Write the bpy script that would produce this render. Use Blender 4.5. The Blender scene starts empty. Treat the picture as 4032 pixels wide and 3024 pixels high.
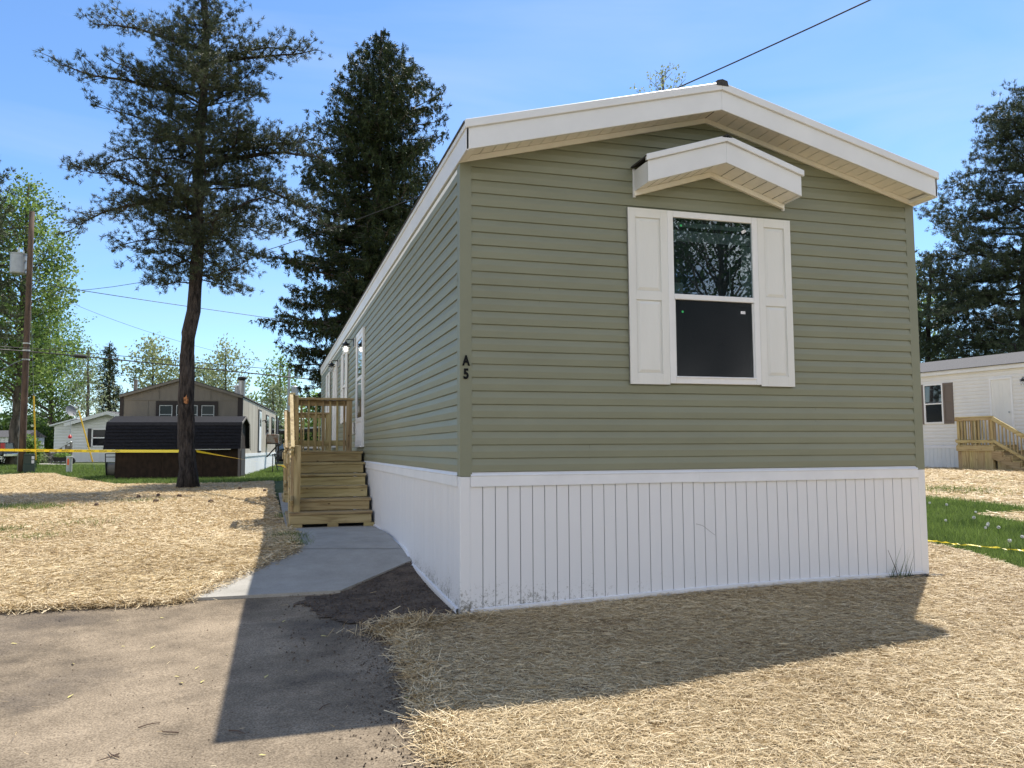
import bpy, math, random
import numpy as np
from mathutils import Vector, Matrix
from mathutils.geometry import delaunay_2d_cdt

# ---------------------------------------------------------------- camera / world / sun / exposure
SC = bpy.context.scene
CAM_LOC = np.array([-1.35048, -5.90606, 0.18261])
YAW, PITCH, ROLL, FPX = 0.287366, 0.0782933, -0.00570895, 3182.05
F_ = np.array([math.sin(YAW)*math.cos(PITCH), math.cos(YAW)*math.cos(PITCH), math.sin(PITCH)])
_r = np.array([math.cos(YAW), -math.sin(YAW), 0.0]); _u = np.cross(_r, F_)
R_ = _r*math.cos(ROLL)+_u*math.sin(ROLL); U_ = -_r*math.sin(ROLL)+_u*math.cos(ROLL)
cd = bpy.data.cameras.new('camera'); cam = bpy.data.objects.new('camera', cd); SC.collection.objects.link(cam)
cd.sensor_fit = 'HORIZONTAL'; cd.sensor_width = 36.0; cd.lens = FPX/4032*36.0; cd.clip_end = 2000; cd.clip_start = 0.05
cam.matrix_world = Matrix(((R_[0], U_[0], -F_[0], CAM_LOC[0]), (R_[1], U_[1], -F_[1], CAM_LOC[1]), (R_[2], U_[2], -F_[2], CAM_LOC[2]), (0, 0, 0, 1)))
SC.camera = cam
SUN_DIR = Vector((0.412, 0.391, 1.0)).normalized()
SUN_EL = math.asin(SUN_DIR.z); SUN_ROT = math.atan2(SUN_DIR.x, SUN_DIR.y)
W = bpy.data.worlds.new('World'); SC.world = W; W.use_nodes = True
nt = W.node_tree; bg = nt.nodes['Background']
sky = nt.nodes.new('ShaderNodeTexSky'); sky.sky_type = 'NISHITA'; sky.sun_disc = False
sky.sun_elevation = SUN_EL; sky.sun_rotation = SUN_ROT; sky.air_density = 1.0; sky.dust_density = 0.15; sky.ozone_density = 2.5; sky.altitude = 100
# sky colour: the Nishita sky, deepened a little, with thin high cirrus streaks
hsv = nt.nodes.new('ShaderNodeHueSaturation'); hsv.inputs['Saturation'].default_value = 1.05
tint = nt.nodes.new('ShaderNodeMix'); tint.data_type = 'RGBA'; tint.blend_type = 'MULTIPLY'; tint.inputs[0].default_value = 1; tint.inputs[7].default_value = (.80, .93, 1.06, 1)
wtc = nt.nodes.new('ShaderNodeTexCoord'); wmp = nt.nodes.new('ShaderNodeMapping'); wmp.inputs['Rotation'].default_value = (.1, .35, .5); wmp.inputs['Scale'].default_value = (1.2, 3.0, 9.0)
wn = nt.nodes.new('ShaderNodeTexNoise'); wn.inputs['Scale'].default_value = 1.1; wn.inputs['Detail'].default_value = 5; wn.inputs['Roughness'].default_value = .5; wn.inputs['Distortion'].default_value = .6
wr = nt.nodes.new('ShaderNodeMapRange'); wr.inputs[1].default_value = .44; wr.inputs[2].default_value = .78; wr.inputs[4].default_value = .36
cir = nt.nodes.new('ShaderNodeMix'); cir.data_type = 'RGBA'; cir.inputs[7].default_value = (3.6, 4.3, 5.2, 1)
nt.links.new(wtc.outputs['Generated'], wmp.inputs[0]); nt.links.new(wmp.outputs[0], wn.inputs['Vector']); nt.links.new(wn.outputs[0], wr.inputs[0]); nt.links.new(wr.outputs[0], cir.inputs[0])
nt.links.new(sky.outputs[0], hsv.inputs['Color']); nt.links.new(hsv.outputs[0], tint.inputs[6]); nt.links.new(tint.outputs[2], cir.inputs[6]); # unseen bright clouds, added behind the viewer as fill for shaded walls
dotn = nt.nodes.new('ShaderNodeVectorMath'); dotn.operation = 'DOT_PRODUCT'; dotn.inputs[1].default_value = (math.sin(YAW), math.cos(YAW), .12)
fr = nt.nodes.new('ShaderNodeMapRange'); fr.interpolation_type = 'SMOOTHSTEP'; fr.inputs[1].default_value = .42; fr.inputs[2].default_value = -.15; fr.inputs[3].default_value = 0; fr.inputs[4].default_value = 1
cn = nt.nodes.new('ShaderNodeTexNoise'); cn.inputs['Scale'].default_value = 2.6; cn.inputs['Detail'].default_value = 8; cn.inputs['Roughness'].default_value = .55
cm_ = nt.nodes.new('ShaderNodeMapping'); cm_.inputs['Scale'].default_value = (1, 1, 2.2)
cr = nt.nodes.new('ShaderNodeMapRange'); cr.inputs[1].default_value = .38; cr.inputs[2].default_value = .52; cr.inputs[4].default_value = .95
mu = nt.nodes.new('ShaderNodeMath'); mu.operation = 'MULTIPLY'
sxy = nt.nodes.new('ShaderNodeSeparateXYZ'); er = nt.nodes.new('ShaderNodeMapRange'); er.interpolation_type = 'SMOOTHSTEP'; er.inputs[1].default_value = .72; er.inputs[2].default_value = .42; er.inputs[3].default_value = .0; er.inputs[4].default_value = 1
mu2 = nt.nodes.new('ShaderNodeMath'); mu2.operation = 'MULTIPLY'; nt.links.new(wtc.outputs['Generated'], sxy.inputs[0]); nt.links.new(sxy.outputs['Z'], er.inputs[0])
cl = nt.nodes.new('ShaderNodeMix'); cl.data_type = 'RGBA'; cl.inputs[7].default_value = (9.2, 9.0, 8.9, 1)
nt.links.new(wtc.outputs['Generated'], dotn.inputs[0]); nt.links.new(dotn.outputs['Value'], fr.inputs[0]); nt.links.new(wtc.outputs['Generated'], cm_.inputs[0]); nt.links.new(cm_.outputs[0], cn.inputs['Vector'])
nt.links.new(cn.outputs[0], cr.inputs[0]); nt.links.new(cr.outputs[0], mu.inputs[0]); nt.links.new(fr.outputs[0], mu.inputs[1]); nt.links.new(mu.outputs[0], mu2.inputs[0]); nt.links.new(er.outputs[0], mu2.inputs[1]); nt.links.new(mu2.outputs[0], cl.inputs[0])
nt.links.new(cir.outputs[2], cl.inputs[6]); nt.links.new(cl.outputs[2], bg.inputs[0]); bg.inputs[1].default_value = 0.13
sl = bpy.data.lights.new('sun', 'SUN'); sl.energy = 5.0; sl.angle = math.radians(0.5); sl.color = (1.0, 0.94, 0.84)
so = bpy.data.objects.new('sun', sl); SC.collection.objects.link(so); so.rotation_euler = SUN_DIR.to_track_quat('Z', 'Y').to_euler()
so.location = (20, 20, 40)
SC.view_settings.view_transform = 'Standard'; SC.view_settings.look = 'None'; SC.view_settings.exposure = 0.6; SC.view_settings.gamma = 1
SC.cycles.max_bounces = 6; SC.cycles.diffuse_bounces = 3; SC.cycles.transparent_max_bounces = 8
SC.cycles.use_denoising = True

COL = SC.collection
K = 4032/2212.0
rng = np.random.default_rng(7)

# ---------------------------------------------------------------- ground height
CP = np.array([(0,0,-1.06),(1,0,-1.035),(2,0,-1.0),(3,0,-.985),(4.2,0,-.985),(6,-.5,-.99),(2.75,-1.7,-1.05),(.5,-2,-1.13),(-1.57,-1.76,-1.2),
 (-2.1,1.5,-1.09),(-.7,1.5,-1.08),(-.4,2.2,-.97),(-1.1,2.65,-.905),(-.05,2.4,-.925),(-1.1,5.6,-.908),(0,5.5,-.908),(-1,12,-.905),(-1.35,-5.9,-1.33),(3,-6,-1.24),(-6,-3,-1.24),(8,-6,-1.2),
 (-5,2,-1.09),(-10,2,-1.1),(-4,6,-1.0),(-8,10,-.95),(-4,14,-.92),(-3,22,-.90),(-10,22,-.90),(-20,22,-.92),(-16,30,-.88),(-6,32,-.945),(-9,33,-.95),(-9,28.5,-.91),(-12,28,-.91),(2,24,-.9),(-20,45,-.62),(-5,45,-.8),
 (8,4,-.93),(10,8,-.82),(13,8,-.78),(14,14,-.65),(20,16,-.60),(20.6,12,-.60),(20,0,-.8),(30,20,-.55),(12,30,-.7),(0,18,-.88),(5,18,-.85),
 (60,60,-.5),(-60,60,-.6),(-60,-40,-1.2),(60,-40,-1.0),(0,90,-.5),(4,-20,-1.3),(-30,0,-1.1)], float)
def _phi(d2): return np.sqrt(d2+2.0)
_n = len(CP); _d2 = ((CP[:, None, :2]-CP[None, :, :2])**2).sum(-1)
_A = np.zeros((_n+1, _n+1)); _A[:_n, :_n] = _phi(_d2)+np.eye(_n)*-0.02; _A[:_n, _n] = 1; _A[_n, :_n] = 1
_w = np.linalg.solve(_A, np.append(CP[:, 2], 0))
def G(x, y):
    x = np.asarray(x, float); y = np.asarray(y, float); sh = x.shape
    x1 = np.clip(x.ravel(), -100, 100); y1 = np.clip(y.ravel(), -60, 120)
    out = np.full(x1.shape, _w[_n])
    for i in range(_n): out += _w[i]*_phi((x1-CP[i, 0])**2+(y1-CP[i, 1])**2)
    return np.clip(out, -1.6, -.3).reshape(sh)
def G1(x, y): return float(G(np.array([x]), np.array([y]))[0])

def ray(u, v): return F_+(u*K-2016)/FPX*R_-(v*K-1512)/FPX*U_
def at(u, v, d): return CAM_LOC+d*ray(u, v)                      # a point at a forward distance of d metres
def gp(u, v, off=0.0):                                           # where that line of sight meets the ground
    d = ray(u, v); z = -1.0
    for _ in range(30):
        t = (z-CAM_LOC[2])/d[2]; p = CAM_LOC+t*d
        z = .5*z+.5*(G1(p[0], p[1])+off)
    return np.array([p[0], p[1], G1(p[0], p[1])])
def gpd(u, d):                                                   # ground point below the line of sight u at distance d
    p = at(u, 960, d); return np.array([p[0], p[1], G1(p[0], p[1])])

# ---------------------------------------------------------------- materials
MATS = {}
def nodes_of(name):
    m = bpy.data.materials.new(name); m.use_nodes = True; MATS[name] = m
    return m, m.node_tree, m.node_tree.nodes['Principled BSDF']
def mk(name, c, rough=.6, var=.0, vscale=8, bump=0, bscale=60, stretch=(1, 1, 1), c2=None, spec=.5, metal=0, ior=None, detail=6, emit=None, emis=0, contrast=(.35, .65)):
    m, t, b = nodes_of(name); N = t.nodes; L = t.links
    b.inputs['Roughness'].default_value = rough; b.inputs['Metallic'].default_value = metal; b.inputs['Specular IOR Level'].default_value = spec
    b.inputs['Base Color'].default_value = (*c, 1)
    if ior: b.inputs['IOR'].default_value = ior
    if emit: b.inputs['Emission Color'].default_value = (*emit, 1); b.inputs['Emission Strength'].default_value = emis
    if var or c2 or bump:
        tc = N.new('ShaderNodeTexCoord'); mp = N.new('ShaderNodeMapping'); mp.inputs['Scale'].default_value = stretch
        L.new(tc.outputs['Object'], mp.inputs['Vector'])
    if var or c2:
        n = N.new('ShaderNodeTexNoise'); n.inputs['Scale'].default_value = vscale; n.inputs['Detail'].default_value = detail; n.inputs['Roughness'].default_value = .65
        L.new(mp.outputs[0], n.inputs['Vector'])
        r = N.new('ShaderNodeValToRGB'); r.color_ramp.elements[0].position = contrast[0]; r.color_ramp.elements[1].position = contrast[1]
        lo = c2 if c2 else tuple(x*(1-var) for x in c); hi = c if c2 else tuple(min(1, x*(1+var)) for x in c)
        r.color_ramp.elements[0].color = (*lo, 1); r.color_ramp.elements[1].color = (*hi, 1)
        L.new(n.outputs[0], r.inputs[0]); L.new(r.outputs[0], b.inputs['Base Color'])
    if bump:
        n2 = N.new('ShaderNodeTexNoise'); n2.inputs['Scale'].default_value = bscale; n2.inputs['Detail'].default_value = 8
        L.new(mp.outputs[0], n2.inputs['Vector'])
        bp = N.new('ShaderNodeBump'); bp.inputs['Strength'].default_value = bump; bp.inputs['Distance'].default_value = .01
        L.new(n2.outputs[0], bp.inputs['Height']); L.new(bp.outputs[0], b.inputs['Normal'])
    return m
def wood(name, axis, tone=1.0):
    m, t, b = nodes_of(name); N = t.nodes; L = t.links
    tc = N.new('ShaderNodeTexCoord'); mp = N.new('ShaderNodeMapping'); s = [9.0, 9.0, 9.0]; s[axis] = .9; mp.inputs['Scale'].default_value = s
    oi = N.new('ShaderNodeObjectInfo'); va = N.new('ShaderNodeVectorMath'); va.operation = 'SCALE'
    cb = N.new('ShaderNodeCombineXYZ'); 
    for i in range(3): L.new(oi.outputs['Random'], cb.inputs[i])
    L.new(cb.outputs[0], va.inputs[0]); va.inputs['Scale'].default_value = 37
    ad = N.new('ShaderNodeVectorMath'); L.new(tc.outputs['Object'], ad.inputs[0]); L.new(va.outputs[0], ad.inputs[1]); L.new(ad.outputs[0], mp.inputs['Vector'])
    n = N.new('ShaderNodeTexNoise'); n.inputs['Scale'].default_value = 2.2; n.inputs['Detail'].default_value = 6; n.inputs['Distortion'].default_value = .8; L.new(mp.outputs[0], n.inputs['Vector'])
    r = N.new('ShaderNodeValToRGB'); e = r.color_ramp.elements
    e[0].position = .3; e[0].color = (.20*tone, .135*tone, .060*tone, 1); e[1].position = .66; e[1].color = (.44*tone, .345*tone, .185*tone, 1)
    x = e.new(.46); x.color = (.35*tone, .265*tone, .125*tone, 1)
    L.new(n.outputs[0], r.inputs[0])
    mp2 = N.new('ShaderNodeMapping'); s2 = [5.0, 5.0, 5.0]; s2[axis] = 2.2; mp2.inputs['Scale'].default_value = s2; L.new(ad.outputs[0], mp2.inputs['Vector'])
    vo = N.new('ShaderNodeTexVoronoi'); vo.inputs['Scale'].default_value = 2.0; L.new(mp2.outputs[0], vo.inputs['Vector'])
    kr = N.new('ShaderNodeValToRGB'); kr.color_ramp.elements[0].position = .05; kr.color_ramp.elements[0].color = (.22, .16, .11, 1); kr.color_ramp.elements[1].position = .12; kr.color_ramp.elements[1].color = (1, 1, 1, 1)
    L.new(vo.outputs['Distance'], kr.inputs[0])
    mx = N.new('ShaderNodeMix'); mx.data_type = 'RGBA'; mx.blend_type = 'MULTIPLY'; mx.inputs[0].default_value = 1
    L.new(r.outputs[0], mx.inputs[6]); L.new(kr.outputs[0], mx.inputs[7])
    hs = N.new('ShaderNodeHueSaturation'); mr = N.new('ShaderNodeMapRange'); mr.inputs[3].default_value = .86; mr.inputs[4].default_value = 1.14
    L.new(oi.outputs['Random'], mr.inputs[0]); L.new(mr.outputs[0], hs.inputs['Value'])
    mr2 = N.new('ShaderNodeMapRange'); mr2.inputs[3].default_value = .49; mr2.inputs[4].default_value = .515; L.new(oi.outputs['Random'], mr2.inputs[0]); L.new(mr2.outputs[0], hs.inputs['Hue'])
    L.new(mx.outputs[2], hs.inputs['Color']); L.new(hs.outputs[0], b.inputs['Base Color'])
    b.inputs['Roughness'].default_value = .75
    bp = N.new('ShaderNodeBump'); bp.inputs['Strength'].default_value = .25; bp.inputs['Distance'].default_value = .004; L.new(n.outputs[0], bp.inputs['Height']); L.new(bp.outputs[0], b.inputs['Normal'])
    return m
def foliage(name, dark, light, scale=.7, trans=.35):
    m, t, b = nodes_of(name); N = t.nodes; L = t.links
    at_ = N.new('ShaderNodeAttribute'); at_.attribute_name = 'tint'
    tc = N.new('ShaderNodeTexCoord'); n = N.new('ShaderNodeTexNoise'); n.inputs['Scale'].default_value = scale; n.inputs['Detail'].default_value = 3; L.new(tc.outputs['Object'], n.inputs['Vector'])
    ma = N.new('ShaderNodeMath'); ma.operation = 'MULTIPLY_ADD'; L.new(n.outputs[0], ma.inputs[0]); ma.inputs[1].default_value = 1.2; ma.inputs[2].default_value = -.6
    m2 = N.new('ShaderNodeMath'); m2.operation = 'ADD'; m2.use_clamp = True; L.new(ma.outputs[0], m2.inputs[0]); L.new(at_.outputs['Fac'], m2.inputs[1])
    mx = N.new('ShaderNodeMix'); mx.data_type = 'RGBA'; mx.inputs[6].default_value = (*dark, 1); mx.inputs[7].default_value = (*light, 1); L.new(m2.outputs[0], mx.inputs[0])
    tr = N.new('ShaderNodeBsdfTranslucent'); L.new(mx.outputs[2], tr.inputs[0]); L.new(mx.outputs[2], b.inputs['Base Color'])
    b.inputs['Roughness'].default_value = .55; b.inputs['Specular IOR Level'].default_value = .3
    ms = N.new('ShaderNodeMixShader'); ms.inputs[0].default_value = trans; L.new(b.outputs[0], ms.inputs[1]); L.new(tr.outputs[0], ms.inputs[2])
    L.new(ms.outputs[0], t.nodes['Material Output'].inputs[0])
    return m
def multi(name, stops, scale, detail=8, rough=.9, stretch=(1, 1, 1), bump=.5, bscale=40, bdist=.01, big=None, grain=None):
    """ground: a ramp over noise, optional large blotches and fine speckle"""
    m, t, b = nodes_of(name); N = t.nodes; L = t.links
    tc = N.new('ShaderNodeTexCoord'); mp = N.new('ShaderNodeMapping'); mp.inputs['Scale'].default_value = stretch; L.new(tc.outputs['Object'], mp.inputs['Vector'])
    n = N.new('ShaderNodeTexNoise'); n.inputs['Scale'].default_value = scale; n.inputs['Detail'].default_value = detail; n.inputs['Roughness'].default_value = .7; L.new(mp.outputs[0], n.inputs['Vector'])
    r = N.new('ShaderNodeValToRGB'); e = r.color_ramp.elements
    while len(e) < len(stops): e.new(.5)
    for i, (p, c) in enumerate(stops): e[i].position = p; e[i].color = (*c, 1)
    L.new(n.outputs[0], r.inputs[0]); col = r.outputs[0]
    for spec_, mode in ((big, 'MIX'), (grain, 'MULTIPLY')):
        if not spec_: continue
        sc_, lo, hi, cc = spec_
        n3 = N.new('ShaderNodeTexNoise'); n3.inputs['Scale'].default_value = sc_; n3.inputs['Detail'].default_value = 5; n3.inputs['Roughness'].default_value = .6; L.new(tc.outputs['Object'], n3.inputs['Vector'])
        r3 = N.new('ShaderNodeValToRGB'); r3.color_ramp.elements[0].position = lo; r3.color_ramp.elements[1].position = hi
        mx = N.new('ShaderNodeMix'); mx.data_type = 'RGBA'
        L.new(n3.outputs[0], r3.inputs[0])
        if mode == 'MIX':
            L.new(r3.outputs[0], mx.inputs[0]); L.new(col, mx.inputs[6]); mx.inputs[7].default_value = (*cc, 1)
        else:
            mx.blend_type = 'MULTIPLY'; mx.inputs[0].default_value = 1
            r3.color_ramp.elements[0].color = (*cc, 1); L.new(col, mx.inputs[6]); L.new(r3.outputs[0], mx.inputs[7])
        col = mx.outputs[2]
    L.new(col, b.inputs['Base Color']); b.inputs['Roughness'].default_value = rough; b.inputs['Specular IOR Level'].default_value = .25
    n2 = N.new('ShaderNodeTexNoise'); n2.inputs['Scale'].default_value = bscale; n2.inputs['Detail'].default_value = 10; L.new(mp.outputs[0], n2.inputs['Vector'])
    bp = N.new('ShaderNodeBump'); bp.inputs['Strength'].default_value = bump; bp.inputs['Distance'].default_value = bdist; L.new(n2.outputs[0], bp.inputs['Height']); L.new(bp.outputs[0], b.inputs['Normal'])
    return m

M_sage = mk('sage_vinyl', (.213, .221, .152), .42, var=.05, vscale=1.3, bump=.12, bscale=220, stretch=(1, 1, 4), spec=.45)
M_sagetrim = mk('sage_trim', (.198, .207, .142), .45, var=.04, vscale=3)
M_white = mk('white_metal', (.72, .72, .73), .4, var=.04, vscale=3)
M_fascia = mk('white_fascia', (.70, .71, .72), .38, var=.04, vscale=2)
M_soffit = mk('almond_soffit', (.86, .84, .78), .5, var=.03, vscale=6)
M_groove = mk('soffit_groove', (.30, .26, .19), .7)
M_shutter = mk('white_shutter', (.70, .70, .67), .5, var=.03, vscale=4, bump=.12, bscale=120, stretch=(1, 1, .2))
M_frame = mk('white_vinyl', (.76, .76, .76), .35, var=.02, vscale=4)
M_glass = mk('window_glass', (.012, .016, .02), .02, spec=.9, ior=1.75)
M_dglass = mk('dim_glass', (.012, .013, .015), .08, spec=.4, ior=1.4)
def glazing():
    m, t, b = nodes_of('clear_glazing'); N = t.nodes; L = t.links
    g_ = N.new('ShaderNodeBsdfGlossy'); g_.inputs['Roughness'].default_value = .01; g_.inputs['Color'].default_value = (.85, .93, 1, 1)
    tr = N.new('ShaderNodeBsdfTransparent'); tr.inputs[0].default_value = (.72, .80, .80, 1)
    ms = N.new('ShaderNodeMixShader'); ms.inputs[0].default_value = .12
    L.new(tr.outputs[0], ms.inputs[1]); L.new(g_.outputs[0], ms.inputs[2]); L.new(ms.outputs[0], t.nodes['Material Output'].inputs[0])
    return m
M_glazing = glazing()
M_inside = mk('dim_interior', (.010, .014, .020), .9, var=.3, vscale=3)
M_valance = mk('pale_valance', (.13, .145, .15), .8, var=.1, vscale=5)
M_screen = mk('insect_screen', (.007, .010, .014), .12, spec=.5, ior=1.45)
M_black = mk('black_metal', (.012, .012, .013), .4)
M_numb = mk('black_plastic', (.006, .007, .008), .7, spec=.15)
M_green_st = mk('green_sticker', (.03, .45, .12), .5)
M_white_st = mk('paper_sticker', (.7, .7, .72), .5, var=.3, vscale=90)
M_shingle = mk('charcoal_shingle', (.05, .048, .046), .9, var=.4, vscale=60, bump=.5, bscale=160)
M_shingle_g = mk('grey_shingle', (.07, .068, .07), .9, var=.3, vscale=30, bump=.5, bscale=120)
M_bulb = mk('lit_bulb', (1, 1, 1), .3, emit=(1, .93, .8), emis=9)
M_clear = mk('clear_glass', (.7, .74, .76), .05, spec=.8); M_clear.node_tree.nodes['Principled BSDF'].inputs['Alpha'].default_value = .22
W_X, W_Y, W_Z = wood('treated_wood_x', 0), wood('treated_wood_y', 1), wood('treated_wood_z', 2)
M_conc = multi('concrete', [(.3, (.30, .285, .25)), (.6, (.395, .375, .335))], 3.0, bump=.35, bscale=90, bdist=.004, rough=.85, grain=(160, .35, .6, (.78, .78, .77)))
M_drive = multi('dusty_asphalt', [(.34, (.135, .107, .075)), (.5, (.262, .209, .146)), (.64, (.36, .29, .205))], 1.3, bump=.9, bscale=45, bdist=.012, rough=.9,
                big=(.8, .52, .72, (.090, .074, .06)), grain=(95, .38, .60, (.52, .50, .48)))
M_soil = multi('bare_soil', [(.35, (.06, .044, .033)), (.6, (.15, .112, .08))], 6, bump=1.0, bscale=26, bdist=.03, grain=(60, .35, .6, (.6, .6, .6)))
M_straw = multi('straw_mat', [(.32, (.13, .088, .045)), (.46, (.33, .235, .12)), (.62, (.52, .395, .22))], 26, stretch=(1, 1, 1), bump=1.0, bscale=50, bdist=.03, rough=.85, big=(1.3, .62, .74, (.10, .07, .045)), grain=(110, .36, .6, (.52, .47, .40)))
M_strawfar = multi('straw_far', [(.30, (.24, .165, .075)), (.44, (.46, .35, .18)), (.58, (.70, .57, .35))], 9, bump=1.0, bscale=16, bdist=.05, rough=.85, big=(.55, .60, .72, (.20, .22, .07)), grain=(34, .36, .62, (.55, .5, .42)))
M_lawn = multi('lawn_base', [(.35, (.045, .065, .018)), (.65, (.12, .15, .045))], 3, bump=1.0, bscale=30, bdist=.05)
M_blade = foliage('grass_blades', (.05, .09, .018), (.24, .33, .08), scale=1.1, trans=.45)
M_strand = None
def strand_mat():
    m, t, b = nodes_of('straw_strand'); N = t.nodes; L = t.links
    a = N.new('ShaderNodeAttribute'); a.attribute_name = 'tint'
    r = N.new('ShaderNodeValToRGB'); e = r.color_ramp.elements
    e[0].position = 0; e[0].color = (.15, .09, .045, 1); e[1].position = 1; e[1].color = (.78, .66, .43, 1)
    x = e.new(.35); x.color = (.35, .25, .12, 1); x = e.new(.7); x.color = (.59, .455, .26, 1)
    L.new(a.outputs['Fac'], r.inputs[0]); L.new(r.outputs[0], b.inputs['Base Color']); b.inputs['Roughness'].default_value = .5; b.inputs['Specular IOR Level'].default_value = .35
    return m
M_strand = strand_mat()
def bark(name, c1, c2, sc=5):
    return multi(name, [(.38, c1), (.62, c2)], sc, stretch=(1, 1, .22), bump=1.0, bscale=sc*1.6, bdist=.06, rough=.95)
M_pinebark = bark('pine_bark', (.012, .010, .0095), (.070, .058, .053), 13)
M_bark = bark('grey_bark', (.05, .042, .033), (.16, .135, .11), 4)
M_pine = foliage('pine_needles', (.016, .034, .018), (.098, .110, .052), .45, .22)
M_pine2 = foliage('dark_pine_needles', (.018, .036, .020), (.10, .12, .06), .4, .2)
M_spruce = foliage('spruce_needles', (.007, .020, .008), (.065, .088, .024), .5, .15)
M_maple = foliage('maple_leaves', (.06, .125, .022), (.33, .44, .12), .6, .45)
M_green = foliage('green_leaves', (.07, .14, .025), (.32, .45, .11), .5, .5)
M_pale = foliage('pale_leaves', (.16, .20, .07), (.42, .46, .24), .5, .45)
M_willow = foliage('willow_leaves', (.12, .16, .07), (.36, .40, .23), .5, .45)
M_bushy = foliage('bush_leaves', (.02, .045, .010), (.09, .15, .03), .5, .35)
M_dark_roof = mk('black_shed_roof', (.012, .0125, .016), .85, var=.3, vscale=12, bump=.5, bscale=60, spec=.2)
M_shedwall = mk('brown_shed_wall', (.022, .013, .008), .8, var=.45, vscale=7, stretch=(1, 1, .5), spec=.25)
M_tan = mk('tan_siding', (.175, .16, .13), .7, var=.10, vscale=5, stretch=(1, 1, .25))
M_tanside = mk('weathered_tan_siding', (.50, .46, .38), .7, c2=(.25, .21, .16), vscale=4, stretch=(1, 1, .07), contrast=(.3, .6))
M_brown = mk('dark_brown_trim', (.022, .017, .015), .7)
M_fwhite = mk('far_white_vinyl', (.66, .68, .68), .55, var=.04, vscale=2)
M_fwhite2 = mk('neighbour_white_vinyl', (.70, .69, .66), .55, var=.03, vscale=2)
M_taupe = mk('taupe_shutter', (.145, .115, .095), .6)
M_pole = mk('pole_wood', (.125, .082, .056), .9, c2=(.05, .034, .026), vscale=6, stretch=(1, 1, .2), bump=.6, bscale=30)
M_grey = mk('grey_metal', (.30, .33, .35), .45, var=.08, vscale=5, metal=.2)
M_lgrey = mk('light_grey_paint', (.42, .45, .44), .5, var=.06, vscale=4)
M_dgreen = mk('dark_green_paint', (.02, .045, .035), .5, var=.1, vscale=5)
M_yellow = mk('yellow_plastic', (.75, .48, .03), .45)
M_tape = mk('yellow_tape', (.80, .62, .02), .4)
M_orange = mk('orange_label', (.75, .12, .03), .6, var=.4, vscale=30)
M_red = mk('red_plastic', (.5, .02, .02), .3)
M_cable = mk('black_cable', (.012, .012, .013), .6)
M_gwood = mk('weathered_wood', (.24, .23, .21), .85, c2=(.12, .11, .10), vscale=6)
M_rust = mk('rusty_steel', (.30, .27, .24), .6, c2=(.19, .085, .04), vscale=5, contrast=(.4, .55))
M_steel = mk('galvanised_steel', (.42, .42, .40), .4, metal=.6, var=.1)
M_truck = mk('dark_grey_car_paint', (.035, .043, .05), .25, spec=.6)
M_tyre = mk('rubber_tyre', (.015, .015, .016), .8)
M_chrome = mk('chrome', (.6, .6, .62), .15, metal=1)
M_hose = mk('grey_hose', (.22, .21, .18), .6)
M_leafy = mk('fallen_leaf', (.55, .48, .16), .7, var=.25, vscale=30)
M_twig = mk('brown_twig', (.09, .055, .035), .8)
M_fluff = mk('dandelion_fluff', (.75, .75, .74), .9)
M_blacksheet = mk('black_underlay', (.012, .012, .012), .8)
# muddy splash marks low on the white skirting, densest beside the bare soil corner
def skirt_mat():
    m, t, b = nodes_of('skirting_metal'); N = t.nodes; L = t.links
    tc = N.new('ShaderNodeTexCoord'); sx = N.new('ShaderNodeSeparateXYZ'); L.new(tc.outputs['Object'], sx.inputs[0])
    n = N.new('ShaderNodeTexNoise'); n.inputs['Scale'].default_value = 45; n.inputs['Detail'].default_value = 8; n.inputs['Roughness'].default_value = .8; L.new(tc.outputs['Object'], n.inputs['Vector'])
    n4 = N.new('ShaderNodeTexNoise'); n4.inputs['Scale'].default_value = 3.5; L.new(tc.outputs['Object'], n4.inputs['Vector'])
    zr = N.new('ShaderNodeMapRange'); zr.inputs[1].default_value = -.72; zr.inputs[2].default_value = -1.08; zr.inputs[3].default_value = 0; zr.inputs[4].default_value = .30; L.new(sx.outputs['Z'], zr.inputs[0])
    xr = N.new('ShaderNodeMapRange'); xr.inputs[1].default_value = 2.0; xr.inputs[2].default_value = 0.2; xr.inputs[3].default_value = .25; xr.inputs[4].default_value = 1; L.new(sx.outputs['X'], xr.inputs[0])
    yr = N.new('ShaderNodeMapRange'); yr.inputs[1].default_value = 2.6; yr.inputs[2].default_value = 2.2; yr.inputs[3].default_value = 0; yr.inputs[4].default_value = 1; L.new(sx.outputs['Y'], yr.inputs[0])
    a = N.new('ShaderNodeMath'); a.operation = 'MULTIPLY'; L.new(zr.outputs[0], a.inputs[0]); L.new(xr.outputs[0], a.inputs[1])
    a2 = N.new('ShaderNodeMath'); a2.operation = 'MULTIPLY'; L.new(a.outputs[0], a2.inputs[0]); L.new(yr.outputs[0], a2.inputs[1])
    a3 = N.new('ShaderNodeMath'); a3.operation = 'MULTIPLY_ADD'; L.new(n4.outputs[0], a3.inputs[0]); a3.inputs[1].default_value = .27; L.new(a2.outputs[0], a3.inputs[2])
    s = N.new('ShaderNodeMath'); s.operation = 'ADD'; L.new(n.outputs[0], s.inputs[0]); L.new(a3.outputs[0], s.inputs[1])
    r = N.new('ShaderNodeValToRGB'); r.color_ramp.elements[0].position = .80; r.color_ramp.elements[1].position = .93
    L.new(s.outputs[0], r.inputs[0])
    mx = N.new('ShaderNodeMix'); mx.data_type = 'RGBA'; mx.inputs[6].default_value = (.72, .72, .735, 1); mx.inputs[7].default_value = (.20, .19, .16, 1)
    L.new(r.outputs[0], mx.inputs[0]); L.new(mx.outputs[2], b.inputs['Base Color']); b.inputs['Roughness'].default_value = .38
    return m
M_skirt = skirt_mat()
M_sgroove = mk('skirting_groove', (.30, .31, .33), .5)

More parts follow.
